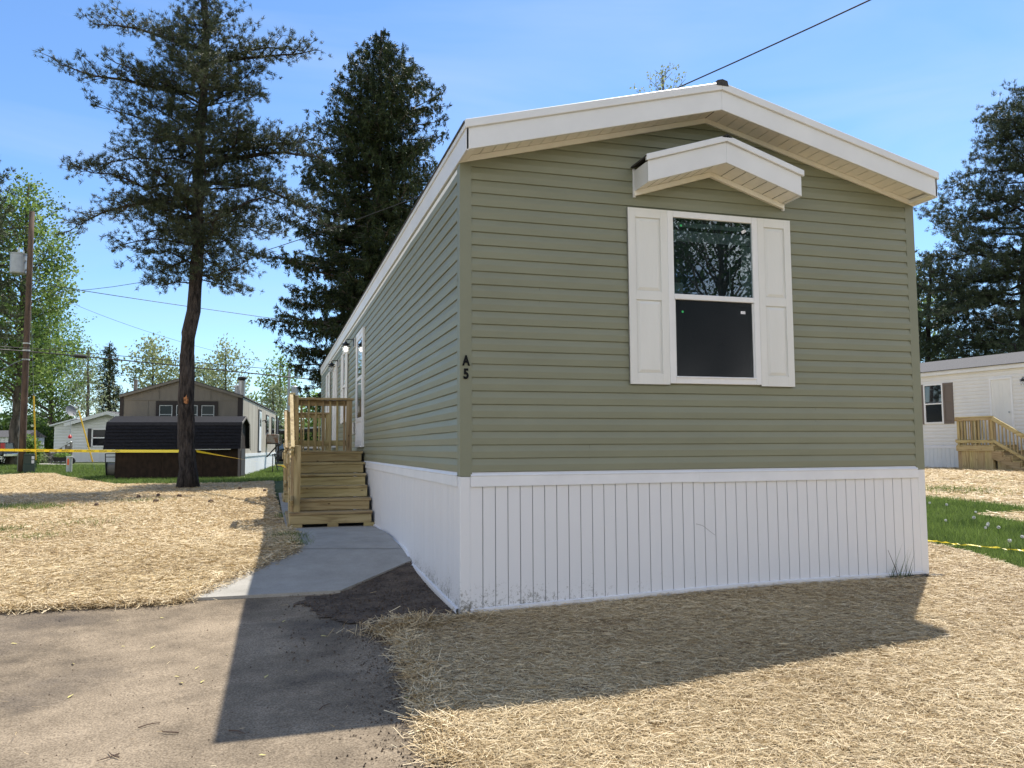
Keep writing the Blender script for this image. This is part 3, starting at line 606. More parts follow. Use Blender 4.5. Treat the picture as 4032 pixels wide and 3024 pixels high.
# ---------------------------------------------------------------- the sage green home
HW, HL, SL, AP = 4.198, 18.38, .257, 2.94          # width, length, roof slope, soffit height at the ridge line
HC = HW/2
home = thing('mobile_home', 'sage green mobile home with white skirting, marked A5 on its corner post', 'mobile home', (0, 0, -1.05), off=(0, 0, 1.05))
Mf = lambda s, o, z: (s, -o, z)
Ml = lambda s, o, z: (-o, s, z)
Mr = lambda s, o, z: (HW+o, s, z)
Mb_ = lambda s, o, z: (s, HL+o, z)
zr = lambda x: AP-SL*abs(x-HC)
CW = .076
mb = MB(); lim = lambda z: (max(CW-.01, HC-(AP-z)/SL), min(HW-CW+.01, HC+(AP-z)/SL)) if z < AP else (HC, HC)
lap(mb, Mf, 0, HW, AP-.01, lim=lim, ds=.52, wav=.0005, seed=9); obj('siding', mb, M_sage, home, label='gable end siding')
mb = MB(); lap(mb, Ml, CW-.01, HL-CW+.01, 2.36, ds=.55, wav=.0011, seed=5); obj('siding', mb, M_sage, home, label='long side siding with slight waves')
mb = MB(); lap(mb, Mr, CW-.01, HL-CW+.01, 2.36); obj('siding', mb, M_sage, home)
mb = MB(); mb.poly([(0, HL, -.0), (HW, HL, 0), (HW, HL, 2.38), (HC, HL, AP), (0, HL, 2.38)]); mb.box(.01, HW-.01, .02, HL-.01, -.05, -.01); mb.box(.02, HW-.02, .02, HL-.02, 2.30, 2.34); obj('back_wall', mb, M_sage, home)
# corner posts
for (cx, cy, sx, sy) in ((0, 0, 1, 1), (HW, 0, -1, 1), (0, HL, 1, -1), (HW, HL, -1, -1)):
    mb = MB(); o = .017; X = lambda a: cx+sx*a; Y = lambda a: cy+sy*a
    mb.prism([(X(-o), Y(-o)), (X(CW), Y(-o)), (X(CW), Y(.002)), (X(.002), Y(.002)), (X(.002), Y(CW)), (X(-o), Y(CW))], 'z', -.032, 2.40)
    obj('corner_post', mb, M_sagetrim, home, bevel=.002)
# skirting
gF = lambda s: G1(s, -.02)+.03
gL = lambda s: (-1.036+.028*s if s < 2.36 else -.876)
fw = [.0905]
skirting(Mf, home, .06, HW-.06, lambda s: gF(s), -.02, .155, [.0895, .0905, .09], capends=(-.005, -.005))
skirting(Ml, home, .05, HL, lambda s: gL(s), -.02, .10, [.045, .13, .06, .09, .045, .20, .06, .09], capends=(-.01, 0))
skirting(Mr, home, .05, HL, lambda s: G1(HW+.02, s)+.03, -.02, .155, [.09], capends=(-.01, 0))
mb = MB(); mb.prism([(-.016, -.016), (.062, -.016), (.062, 0), (0, 0), (0, .052), (-.016, .052)], 'z', G1(0, 0)+.01, -.034); obj('skirting_corner', mb, M_skirt, home, bevel=.004); mb = MB(); mb.prism([(HW+.016, -.016), (HW-.062, -.016), (HW-.062, 0), (HW, 0), (HW, .06), (HW+.016, .06)], 'z', G1(HW, 0)+.02, -.034)
obj('skirting_corner', mb, M_skirt, home, bevel=.004)
# roof: shingles, ridge vent, fascia, soffit, frieze
OH = .29
mb = MB()
for sx in (-1, 1):
    xe = HC+sx*(HC+.05); ze = 3.105-SL*(HC+.05)
    mb.prism([(HC, 3.105), (xe, ze), (xe, ze+.018), (HC, 3.123)], 'y', -OH-.006, HL+.3)
obj('roof', mb, M_shingle, home)
mb = MB(); mb.prism([(HC-.055, 3.098), (HC+.055, 3.098), (HC+.045, 3.140), (HC, 3.152), (HC-.045, 3.140)], 'y', -OH-.022, HL+.2); obj('ridge_vent', mb, M_shingle, home)
def rake(sx, x_end, zt, zb, y0, y1, cx=HC, sl=SL):      # a board sloping from the ridge line down to x_end
    a = cx; b = x_end; dz = sl*abs(b-a); mb = MB()
    mb.prism([(a, zb), (b, zb-dz), (b, zt-dz), (a, zt)], 'y', y0, y1); return mb
for sx in (-1, 1):
    xe = HC+sx*(HC+.028)
    obj('fascia', rake(sx, xe, 3.07, 2.905, -OH, -OH+.022), M_fascia, home, bevel=.003)
    obj('drip_edge', rake(sx, xe+sx*.012, 3.130, 3.066, -OH-.018, -OH+.01), M_fascia, home, bevel=.004)
    obj('frieze_board', rake(sx, HC+sx*(HC+.022), AP-.002, AP-.044, -.034, -.012), M_soffit, home, bevel=.002)
    # soffit panels, each groove a shallow sunken strip
    mb = MB(); gb = MB(); x = 0.004; y0, y1 = -OH+.02, -.010
    n_ = int(HC/.0965)
    while x < HC+.02:
        x2 = min(x+.092, HC+.02); z1, z2 = AP-SL*x, AP-SL*x2
        X1, X2 = HC+sx*x, HC+sx*x2
        mb.quad((X1, y0, z1), (X2, y0, z2), (X2, y1, z2), (X1, y1, z1))
        x3 = x2+.006; z3 = AP-SL*x3; X3 = HC+sx*x3
        mb.quad((X2, y0, z2), (X2, y0, z2+.010), (X2, y1, z2+.010), (X2, y1, z2)); mb.quad((X3, y0, z3), (X3, y0, z3+.010), (X3, y1, z3+.010), (X3, y1, z3))
        gb.quad((X2, y0, z2+.010), (X3, y0, z3+.010), (X3, y1, z3+.010), (X2, y1, z2+.010)); x = x3
    s = obj('soffit', mb, M_soffit, home); obj('groove', gb, M_groove, s)
    # eaves along the long sides: fascia, drip edge, narrow soffit, side frieze
    X = lambda a: HC+sx*(HC+a)
    mb = MB(); mb.box(X(.012), X(.030), -OH, HL+.2, 2.355, 2.525); obj('fascia', mb, M_fascia, home)
    mb = MB(); mb.box(X(.026), X(.042), -OH-.012, HL+.22, 2.515, 2.574); obj('drip_edge', mb, M_fascia, home)
    mb = MB(); mb.box(X(.0), X(.013), -.0, HL+.1, 2.30, 2.372); mb.quad((X(0), -OH+.02, 2.372), (X(.02), -OH+.02, 2.372), (X(.02), HL+.1, 2.372), (X(0), HL+.1, 2.372)); obj('frieze_board', mb, M_soffit, home)
    mb = MB(); mb.prism([(X(-.04), 2.372), (X(.028), 2.355), (X(.028), 2.372), (X(-.04), 2.40)], 'y', -OH+.02, -.02); obj('eave_return', mb, M_soffit, home)
# canopy above the front window
cx, ch, sl2 = 2.13, .70, .315
mb = MB()
for sx in (-1, 1):
    xe = cx+sx*(ch+.02); dz = sl2*(ch+.02)
    mb.prism([(cx, 2.672), (xe, 2.672-dz), (xe, 2.684-dz), (cx, 2.684)], 'y', -.305, -.012)
can = obj('window_canopy', mb, M_shingle, home)
for sx in (-1, 1):
    obj('fascia', rake(sx, cx+sx*ch, 2.640, 2.468, -.29, -.272, cx, sl2), M_fascia, can, bevel=.003)
    obj('drip_edge', rake(sx, cx+sx*(ch+.018), 2.690, 2.640, -.310, -.284, cx, sl2), M_fascia, can, bevel=.003)
    obj('frieze_board', rake(sx, cx+sx*(ch+.004), 2.474, 2.432, -.046, -.013, cx, sl2), M_soffit, can, bevel=.002)
    xe = cx+sx*ch; ze = 2.468-sl2*ch; mb = MB(); mb.quad((xe, -.272, ze), (xe, -.272, ze+.17), (xe, -.013, ze+.17), (xe, -.013, ze)); mb.box(xe-.006, xe+.014, -.03, -.013, ze-.045, ze+.19); obj('side_panel', mb, M_fascia, can)
    mb = MB(); gb = MB(); x = 0
    while x < ch:
        x2 = min(x+.092, ch); z1, z2 = 2.476-sl2*x, 2.476-sl2*x2; X1, X2 = cx+sx*x, cx+sx*x2
        mb.quad((X1, -.272, z1), (X2, -.272, z2), (X2, -.03, z2), (X1, -.03, z1)); x3 = min(x2+.006, ch); X3 = cx+sx*x3; z3 = 2.476-sl2*x3
        gb.quad((X2, -.272, z2+.008), (X3, -.272, z3+.008), (X3, -.03, z3+.008), (X2, -.03, z2+.008)); x = x3+1e-6
    s = obj('soffit', mb, M_soffit, can); obj('groove', gb, M_groove, s)
mb = MB(); mb.prism([(cx-.05, 2.668), (cx+.05, 2.668), (cx, 2.702)], 'y', -.31, -.03); obj('ridge_cap', mb, M_shingle, can)
# front window, shutters
window(Mf, home, 1.717, 2.560, .69, 2.114, ((1.368, 1.716), (2.561, 2.885)), M_shutter, stickers=True)
# the number on the corner post
def text_mesh(body, size, mat, parent, mx, name='letter', ext=.004, bold=.0, label=None, sx=1.0):
    c = bpy.data.curves.new('t', 'FONT'); c.body = body; c.size = size; c.extrude = ext; c.offset = bold; c.align_x = 'CENTER'
    o = bpy.data.objects.new('t', c); COL.objects.link(o)
    me = bpy.data.meshes.new_from_object(o.evaluated_get(bpy.context.evaluated_depsgraph_get())); bpy.data.objects.remove(o)
    me.transform(mx @ Matrix.Diagonal((sx, 1, 1, 1))); me.materials.clear(); me.materials.append(mat); me.name = name
    ob = put(bpy.data.objects.new(name, me), parent)
    if label: ob['label'] = label
    return ob
RX = Matrix.Rotation(math.pi/2, 4, 'X')
num_z = {}
text_mesh('A', .105, M_numb, home, Matrix.Translation((.030, -.0225, .800)) @ RX, 'house_letter', .005, .0035, 'black letter A', .72)
text_mesh('5', .105, M_numb, home, Matrix.Translation((.030, -.0225, .700)) @ RX, 'house_number', .005, .0035, 'black number 5', .80)
# long side: windows, doors, lamps, outlet
def door_unit(M, parent, y0, y1, z0, z1, storm):
    f = .055; mb = MB()
    for a, c_ in ((y0, y0+f), (y1-f, y1)): mbox(mb, M, a, c_, .01, .05, z0, z1)
    mbox(mb, M, y0+f, y1-f, .01, .049, z1-f, z1); mbox(mb, M, y0+f, y1-f, .01, .06, z0, z0+.03)
    if storm:
        d_ = obj('storm_door', mb, M_frame, parent, bevel=.003, label='white storm door with a dark lower pane')
        mb = MB(); a, b = y0+f+.004, y1-f-.004
        for p, q in ((a, a+.06), (b-.06, b)): mbox(mb, M, p, q, .028, .046, z0+.035, z1-f-.004)
        for p, q in ((z0+.035, z0+.10), (z0+.40, z0+.47), (z0+1.07, z0+1.13), (z1-f-.08, z1-f-.004)): mbox(mb, M, a+.06, b-.06, .028, .045, p, q)
        obj('frame', mb, M_frame, d_, bevel=.002)
        mb = MB(); mbox(mb, M, a+.06, b-.06, .030, .036, z0+.10, z0+.40)
        for q in range(6): yy = a+.10+q*(b-a-.2)/5; mbox(mb, M, yy-.008, yy+.008, .036, .041, z0+.12, z0+.38)
        obj('kick_panel', mb, M_frame, d_)
        mb = MB(); mbox(mb, M, a+.06, b-.06, .030, .035, z0+1.13, z1-f-.08); obj('pane', mb, M_glass, d_)
        mb = MB(); mbox(mb, M, a+.06, b-.06, .030, .035, z0+.47, z0+1.07); obj('pane', mb, M_screen, d_, label='dark lower pane')
        mb = MB(); mb.tube([M(y0+.12, .045, z0+.98), M(y0+.12, .085, z0+.98), M(y0+.19, .09, z0+.97)], .011, 8); mbox(mb, M, y0+.10, y0+.14, .045, .052, z0+.88, z0+1.06); obj('handle', mb, M_frame, d_)
    else:
        d_ = obj('door', mb, M_frame, parent, bevel=.003)
        a, b = y0+f, y1-f; mb = MB(); mbox(mb, M, a, b, .004, .022, z0+.03, z1-f); obj('slab', mb, M_shutter, d_)
        mb = MB(); zz = [(z0+.14, z0+.62), (z0+.72, z0+1.30), (z0+1.38, z1-f-.10)]; hw = (b-a)/2
        for (p, q) in zz:
            for k in range(2):
                A0, A1 = a+.09+k*(hw-.03), a+hw-.04+k*(hw-.05)
                for (s0, s1, t0, t1) in ((A0, A1, p, p+.012), (A0, A1, q-.012, q), (A0, A0+.012, p, q), (A1-.012, A1, p, q)): mbox(mb, M, s0, s1, .022, .027, t0, t1)
        obj('panel_moulding', mb, M_shutter, d_)
        mb = MB(); mb.tube([M(y0+f+.07, .022, z0+.93), M(y0+f+.07, .07, z0+.93)], [.012, .026], 10); obj('door_handle', mb, M_grey, d_)
    return d_
def porch_lamp(M, parent, y, z, lit=True):
    mb = MB(); mbox(mb, M, y-.055, y+.055, .012, .03, z-.10, z+.06); p = obj('porch_light', mb, M_white, parent)
    mb = MB(); mb.tube([M(y, .03, z+.02), M(y, .06, z+.03), M(y, .155, z+.03), M(y, .17, z+.02), M(y, .17, z-.03)], .008, 8); mb.lathe(0, 0, [(0.001, 0)]*2, 3)
    mb = MB(); mb.tube([M(y, .03, z-.03), M(y, .05, z+.035), M(y, .16, z+.035), M(y, .17, z+.02), M(y, .17, z-.03)], .008, 8); mbox(mb, M, y-.045, y+.045, .03, .04, z-.09, z+.05); obj('arm', mb, M_black, p)
    c0 = Vector(M(y, .17, 0)); mb = MB(); mb.lathe(c0.x, c0.y, [(.02, z-.01), (.03, z-.03), (.072, z-.045), (.075, z-.055), (.045, z-.062), (.045, z-.075), (.078, z-.082), (.080, z-.092), (.05, z-.098)], 20); obj('lamp_shade', mb, M_black, p, smooth=False)
    mb = MB(); mb.lathe(c0.x, c0.y, [(.012, z-.10), (.028, z-.125), (.030, z-.145), (.018, z-.168), (.003, z-.175)], 16); obj('bulb', mb, M_bulb if lit else M_clear, p, smooth=True)
    mb = MB(); mb.lathe(c0.x, c0.y, [(.055, z-.10), (.057, z-.21), (.0565, z-.212), (.054, z-.10)], 20); obj('glass_cylinder', mb, M_clear, p, smooth=True)
    return p
door_unit(Ml, home, 6.63, 7.66, .20, 2.06, True)
door_unit(Ml, home, 12.15, 13.12, .20, 2.09, False)
window(Ml, home, 9.86, 10.47, .69, 2.085, ((9.46, 9.855), (10.475, 10.93)), M_shutter)
window(Ml, home, 14.75, 15.45, .69, 2.085, ((14.35, 14.745), (15.455, 15.85)), M_shutter)
porch_lamp(Ml, home, 8.22, 2.03); porch_lamp(Ml, home, 11.75, 2.03, False)
mb = MB(); mbox(mb, Ml, 8.08, 8.20, .012, .045, .42, .62); obj('outlet_box', mb, M_white, home, bevel=.004)
mb = MB(); mb.tube([(-.03, 14.2, 3.0-.55), (-.03, 14.2, 2.2)], .01, 6); obj('cable_stub', mb, M_white, home)

# ---------------------------------------------------------------- wooden porch steps
def porch(label, loc, rz, n, zl, zg, yl=6.55, base_y=0, group='new timber porches with steps', boards=True):
    """house wall is the local plane x=0; steps climb towards +y up to a landing at zl"""
    t = thing('porch_steps', label, 'porch', (loc[0], loc[1], zg), rz, group, off=(0, 0, -zg))
    X0, X1, rise, run = -1.13, -.055, .16, .27; y1 = yl+1.27
    S = lambda k: (zl-rise*(n-k), yl-run*(n-k))                    # top and nose of tread k (1..n)
    for k in range(1, n+1):
        z, y = S(k); xl = X0 if k == 1 else X0+.03; dx = .01*((k*7) % 3-1)
        if k < n:
            mb = MB(); mb.box(xl, X1+.012+dx, y, y+.142, z-.036, z); mb.box(xl, X1+.012+dx*.5, y+.148, y+run+.03, z-.036, z-.001); obj('tread', mb, W_X, t, bevel=.004)
        gapz = .020 if k != 5 else .034
        mb = MB(); mb.box(xl+.005, X1, y+.022, y+.060, z-rise+(.005 if k > 1 else .004)-(.03 if k == 4 else 0), z-.036-(gapz-.012 if k == 4 else .001)); obj('riser', mb, W_X, t, bevel=.003)
    # stringers and the black void below
    for x in (X0+.002, (X0+X1)/2, X1-.05):
        pts = []; zz, yy = S(1)
        pts = [(yy+.06, zg+.005)]
        for k in range(1, n+1):
            z, y = S(k); pts += [(y+.06, z-.037), (y+run+.05, z-.037)] if k < n else [(y+.06, z-.037)]
        pts += [(yl+.10, zl-.05), (yl+.10, zl-.42), (yy+.36, zg+.005)]
        mb = MB(); mb.prism(pts, 'x', x, x+.038); obj('stringer', mb, W_Y, t)
    # landing
    y = yl; q = 0
    while y < y1-.05:
        mb = MB(); mb.box(X0+.01, X1+.02-(0.012 if q % 3 else 0), y, min(y+.138, y1), zl-.036, zl); obj('deck_board', mb, W_X, t, bevel=.003); y += .144; q += 1
    for (a, b, c_, d_) in ((X0+.02, X1, y1-.045, y1-.007), (X0+.02, X1, yl+.062, yl+.10)):
        mb = MB(); mb.box(a, b, c_, d_, zl-.19, zl-.038); obj('rim_joist', mb, W_X, t)
    mb = MB(); mb.box(X0-.010, X0+.028, yl+.03, y1, zl-.185, zl-.038); obj('rim_joist', mb, W_Y, t)
    mb = MB(); mb.box(X1-.04, X1-.002, yl+.101, y1-.046, zl-.19, zl-.038); obj('rim_joist', mb, W_Y, t)
    if boards:
        y = yl+.09; q = 0
        while y < y1-.1:
            mb = MB(); mb.box(X0+.030+(q % 2)*.003, X0+.050, y, y+.125, zg+.05, zl-.10); obj('skirt_board', mb, W_Z, t); y += .128; q += 1
        y = yl-.04
        while y > yl-run*(n-1.2):
            kk = (yl-y)/run; top = zl-rise*(kk+1.6)
            if top > zg+.1: mb = MB(); mb.box(X0+.046, X0+.062, y-.125, y, zg+.05, top); obj('skirt_board', mb, W_Z, t)
            y -= .128
        mb = MB(); mb.box(X0-.012, X0+.03, yl-run*(n-2), y1, zg, zg+.05); obj('base_plank', mb, W_Y, t)
        x = X0+.06
        while x < X1-.1: mb = MB(); mb.box(x, x+.122, y1-.075, y1-.055, zg+.03, zl-.06); obj('skirt_board', mb, W_Z, t); x += .127
    # posts
    z1_, y1_ = S(1); pw = .088
    for (x, y, a, b) in ((-1.075, y1_+.10, z1_, z1_+.885), (-1.075, yl+.07, zg, zl+.84), (-1.075, y1-.09, zg, zl+.84), (-.185, y1-.09, zg, zl+.84)):
        mb = MB(); mb.box(x, x+pw, y, y+pw, a, b); obj('post', mb, W_Z, t, bevel=.004)
    # second lower post beside the first tread
    mb = MB(); mb.box(-1.115, -1.078, y1_+.105, y1_+.19, z1_-.10, z1_+.80); obj('post', mb, W_Z, t, bevel=.003)
    zt = zl+.84
    # level rails: back and left
    mb = MB(); mb.box(-1.125, -.072, y1-.12, y1+.02, zt, zt+.034); obj('top_rail', mb, W_X, t, bevel=.004)
    mb = MB(); mb.box(-1.12, -.085, y1-.002, y1+.036, zt-.092, zt-.002); obj('upper_rail', mb, W_X, t, bevel=.003)
    mb = MB(); mb.box(-1.12, -.09, y1-.002, y1+.036, zl+.085, zl+.175); obj('lower_rail', mb, W_X, t, bevel=.003)
    for k in range(7):
        x = -.925+k*.1155; mb = MB(); mb.box(x, x+.034, y1-.036, y1-.003, zl+.004 if k % 2 else zl-.0+.006, zt-.006); obj('baluster', mb, W_Z, t, bevel=.002)
    mb = MB(); mb.box(-1.122, -1.040, yl+.02, y1-.125, zt+.0, zt+.034); obj('top_rail', mb, W_Y, t, bevel=.004)
    mb = MB(); mb.box(-1.115, -1.079, yl+.05, y1, zt-.092, zt-.002); obj('upper_rail', mb, W_Y, t, bevel=.003)
    mb = MB(); mb.box(-1.115, -1.079, yl+.02, y1+.02, zl+.06, zl+.15); obj('lower_rail', mb, W_Y, t, bevel=.003)
    for k in range(9):
        y = yl+.17+k*.115; mb = MB(); mb.box(-1.078, -1.045, y, y+.034, zl-.06, zt-.01); obj('baluster', mb, W_Z, t, bevel=.002)
    # sloping rails down the steps
    sl_ = rise/run; ya, yb = yl+.06, y1_+.07; za = zt+.017; zb = za-sl_*(ya-yb)-.01
    mb = MB(); mb.bar((-1.097, yb, zb), (-1.097, ya, za), .052, .036); obj('hand_rail', mb, W_Y, t, bevel=.004)
    mb = MB(); mb.bar((-1.099, yb, zb-.068), (-1.099, ya, za-.068), .036, .088); obj('upper_rail', mb, W_Y, t, bevel=.003)
    mb = MB(); mb.bar((-1.099, yb-.05, zb-.73), (-1.099, ya, za-.73), .036, .088); obj('lower_rail', mb, W_Y, t, bevel=.003)
    m_ = int((ya-yb)/.115)
    for k in range(1, m_):
        y = yb+.09+k*.113; zc = zb+sl_*(y-yb)
        if y > ya-.05: continue
        mb = MB(); mb.box(-1.08, -1.047, y, y+.034, zc-.80, zc-.02); obj('baluster', mb, W_Z, t, bevel=.002)
    for x in (X0+.03, (X0+X1)/2-.04, X1-.10): mb = MB(); mb.box(x, x+.14, y1_+.03, y1_+.16, zg, z1_-rise+.003); obj('footing_block', mb, W_X, t)
    return t
porch('nearer timber porch with steps, climbing to the storm door of the sage green home', (0, 0), 0, 6, .14, -.873)
porch('farther timber porch of the sage green home, seen behind the nearer one', (0, 5.55), 0, 6, .14, -.873)

# ---------------------------------------------------------------- trees
def perp(d, r):
    q = r.normal(size=3); q -= d*q.dot(d); return q/np.linalg.norm(q)
class Tree:
    def __init__(s): s.mb = MB(); s.tp = []; s.td = []
    def limb(s, pts, r0, r1, n=5):
        m = len(pts); s.mb.tube([tuple(p) for p in pts], [r0+(r1-r0)*k/(m-1) for k in range(m)], n, cap=False)
    def tuft(s, p, d): s.tp.append(p); s.td.append(d)
def leaves(tree, kind, k, L, Wd, spread, r, jitter=.05, tint_sd=.22):
    P = np.repeat(np.array(tree.tp), k, 0); D = np.repeat(norm(np.array(tree.td)), k, 0); n = len(P)
    D = norm(D+r.normal(0, spread, (n, 3))); P = P+r.normal(0, jitter, (n, 3))
    S = norm(np.cross(D, r.normal(size=(n, 3)))); l = L*r.uniform(.6, 1.25, (n, 1)); w_ = Wd*r.uniform(.7, 1.3, (n, 1))
    t = np.clip(r.normal(.45, tint_sd, n), 0, 1)
    if kind == 'needle': v = np.stack([P-S*w_/2, P+S*w_/2, P+D*l], 1).reshape(-1, 3); return v, 3, t
    v = np.stack([P, P+D*l*.5-S*w_/2, P+D*l, P+D*l*.5+S*w_/2], 1).reshape(-1, 3); return v, 4, t
def curve_pts(a, b, sag, n, r, wob):
    a = np.array(a, float); b = np.array(b, float); out = []
    L = np.linalg.norm(b-a); w1 = r.normal(0, wob*L, 3)
    for i in range(n):
        t = i/(n-1); p = a+(b-a)*t; p[2] += sag*L*4*t*(1-t); p = p+w1*math.sin(math.pi*t)+(r.normal(0, wob*L*.25, 3) if 0 < i < n-1 else 0); out.append(p)
    return out
def build_tree(name, label, cat, base, trunk, r0, r1, limbs, mats, leaf, sub, group, seed, kind_label=None, smooth_trunk=10, extra=None):
    """trunk: list of world points from the root up. limbs: list of dicts(z, az, len, rise, sag).
    leaf: (kind, per tuft, length, width, spread, jitter). sub: dict(step, len, tilt, start, tuft, droop)"""
    r = np.random.default_rng(seed); T = Tree(); base = np.array(base, float); tr = [np.array(p, float)-base for p in trunk]
    zs = np.array([p[2] for p in tr]); TR = np.array(tr)
    def on(z): return np.array([np.interp(z, zs, TR[:, 0]), np.interp(z, zs, TR[:, 1]), z])
    m = 26; zz = np.linspace(zs[0], zs[-1], m); pts = [on(z)+np.append(r.normal(0, r0*.10, 2), 0)*(1 if 0 < i < m-1 else 0) for i, z in enumerate(zz)]
    rad = [r1+(r0-r1)*(1-(i/(m-1)))**.9+(r0*.42 if i == 0 else r0*.06*r.random()) for i in range(m)]
    T.mb.tube([tuple(p) for p in pts], rad, smooth_trunk, cap=True)
    H = zs[-1]
    for lb in limbs:
        p0 = on(lb['z']); az = lb['az']; L = lb['len']
        hd = R_*math.cos(az)+np.array([F_[0], F_[1], 0])*math.sin(az); hd[2] = 0; hd /= np.linalg.norm(hd)
        p1 = p0+hd*L+np.array([0, 0, lb['rise']*L])
        n = max(4, int(L/.5)+2); c = curve_pts(p0, p1, lb.get('sag', 0), n, r, lb.get('wob', .04))
        lr = lb.get('r', max(.02, r0*.32*min(1, L/3.5))*(1-.5*lb['z']/H)); T.limb(c, lr, .008, 5)
        C = np.array(c); seg = np.linalg.norm(C[1:]-C[:-1], axis=1); cs = np.concatenate([[0], np.cumsum(seg)]); tot = cs[-1]
        s = tot*sub['start']; side = 1
        while s <= tot:
            f = s/tot; p = np.array([np.interp(s, cs, C[:, q]) for q in range(3)]); q_ = np.array([np.interp(min(tot, s+.1), cs, C[:, q]) for q in range(3)])
            d = q_-p; d = hd if np.linalg.norm(d) < 1e-6 else d/np.linalg.norm(d)
            lat = np.cross(d, [0, 0, 1]); lat /= max(np.linalg.norm(lat), 1e-6)
            a = sub.get('ang', .9)+r.normal(0, .25)
            if s > tot-.02: sd_ = d.copy(); sl_ = sub['len']*.6
            else:
                sd_ = d*math.cos(a)+lat*math.sin(a)*side; sl_ = min(sub['len']*(1-.55*f)*r.uniform(.6, 1.3), L*.55+.15)
            sd_ = sd_+np.array([0, 0, sub['tilt']+r.normal(0, .28)]); sd_ /= np.linalg.norm(sd_)
            e = p+sd_*sl_; cc = curve_pts(p, e, sub.get('droop', 0), 4, r, .06); T.limb(cc, max(.006, lr*.28), .004, 3)
            ns = max(2, int(sl_/sub['tuft'])); CC = np.array(cc)
            for k in range(ns):
                t = (k+.6)/ns*3; i = min(2, int(t)); pp = CC[i]+(CC[i+1]-CC[i])*(t-i)
                td = sd_*.8+np.array([0, 0, sub.get('up', .4)])+r.normal(0, .35, 3)
                if sub.get('hang') and r.random() < .75:
                    for hq in range(r.integers(1, sub['hang'])): T.tuft(pp+np.array([0, 0, -.13*hq])+r.normal(0, .03, 3), np.array([0, 0, -1.])+r.normal(0, .3, 3))
                for cq in range(sub.get('clump', 1)): T.tuft(pp+r.normal(0, sub.get('jit', .05), 3)*(1 if cq == 0 else 1.8), td+(0 if cq == 0 else r.normal(0, .4, 3)))
            side = -side; s += sub['step']*r.uniform(.6, 1.4)
            if s > tot and s-sub['step']*1.4 < tot-.02 and side != 9: s_last = tot
    root = thing(name, label, cat, tuple(base), 0, group)
    obj('trunk', T.mb, mats[0], root, smooth=True)
    if extra: extra(T, r)
    v, per, t = leaves(T, leaf[0], leaf[1], leaf[2], leaf[3], leaf[4], r, leaf[5])
    fast_mesh('crown', v, per, mats[1], t, root)
    return root, len(T.tp)
def prof(tab, v): return float(np.interp(v, [a for a, b in tab], [b for a, b in tab]))
def px_limbs(n, D, vtop, vbot, left, right, rise, sag, r, depthscale=.85, lenmin=.55, wob=.05, rsd=.08):
    """limbs whose reach to either side follows the outline; v is the height in the picture at distance D"""
    out = []; mpp = D/1745.7
    for i in range(n):
        v = vbot+(vtop-vbot)*((i+r.random())/n); az = (i*2.39996+r.normal(0, .25)) % (2*math.pi)
        c = math.cos(az); w_ = prof(right, v) if c > 0 else prof(left, v); o = (prof(right, v)+prof(left, v))/2*depthscale
        L = abs(c)*w_+(1-abs(c))*o; L *= mpp*r.uniform(lenmin, 1.0)
        f = (v-vtop)/(vbot-vtop)
        rs = rise[0]+(rise[1]-rise[0])*f+r.normal(0, rsd)
        out.append(dict(v=v, az=az, len=L, rise=rs, sag=sag, wob=wob))
    return out
def tree_px(name, label, cat, D, trunk_uv, r0, r1, n, vtop, vbot, left, right, rise, sag, mats, leaf, sub, group, seed, gz=None, depthscale=.85, lenmin=.55, wob=.05, hand=None, dz=None, rsd=.08):
    r = np.random.default_rng(seed+100)
    tr = [at(u, v, D+(dz[i] if dz else 0)) for i, (u, v) in enumerate(trunk_uv)]
    b = tr[0]; b = np.array([b[0], b[1], G1(b[0], b[1])-.05]); tr[0] = b
    L = px_limbs(n, D, vtop, vbot, left, right, rise, sag, r, depthscale, lenmin, wob, rsd)
    if hand: L += [dict(v=v, az=az, len=l*D/1745.7, rise=rs, sag=sg, wob=.04, r=rr) for (v, az, l, rs, sg, rr) in hand]
    for d in L: d['z'] = at(1106, d['v'], D)[2]-b[2]-d['len']*d['rise']*.6 ; d['z'] = min(max(d['z'], .3), tr[-1][2]-b[2]-.05)
    return build_tree(name, label, cat, b, tr, r0, r1, L, mats, leaf, sub, group, seed)
PI = math.pi
# the pine beside the shed
t_, n_ = tree_px('pine_tree', 'tall dark pine with a bare leaning trunk between the shed and the timber porch', 'tree', 22.5,
    [(406, 1052), (402, 950), (400, 850), (404, 740), (416, 680), (420, 640), (428, 560), (429, 450), (432, 300), (440, 180), (444, 80), (440, -40), (438, -150)], .235, .06,
    118, -150, 620, [(-150, 25), (0, 55), (60, 75), (120, 150), (190, 245), (300, 265), (400, 262), (450, 262), (520, 215), (590, 110)], [(-150, 25), (0, 45), (60, 60), (110, 170), (200, 170), (300, 205), (380, 245), (450, 255), (540, 215), (610, 150)],
    (.60, -.22), .06, (M_pinebark, M_pine), ('needle', 19, .115, .015, .85, .02), dict(start=.2, step=.14, len=1.15, tilt=.20, tuft=.19, up=.6, jit=.05, clump=3, droop=.06), 'trees of the left yard', 11, lenmin=.45, rsd=.26, wob=.09,
    hand=[(60, PI-.1, 262, .28, .03, .06), (110, .12, 225, .18, .05, .07), (100, .3, 210, .3, .05, .06), (175, PI+.2, 285, .15, .02, .07), (300, 0.15, 235, .18, -.04, .09), (350, -.1, 265, .05, .10, .10), (450, .05, 290, -.35, .1, .06), (480, PI, 280, -.15, .12, .07), (430, PI-.5, 290, 0, .05, .08)])
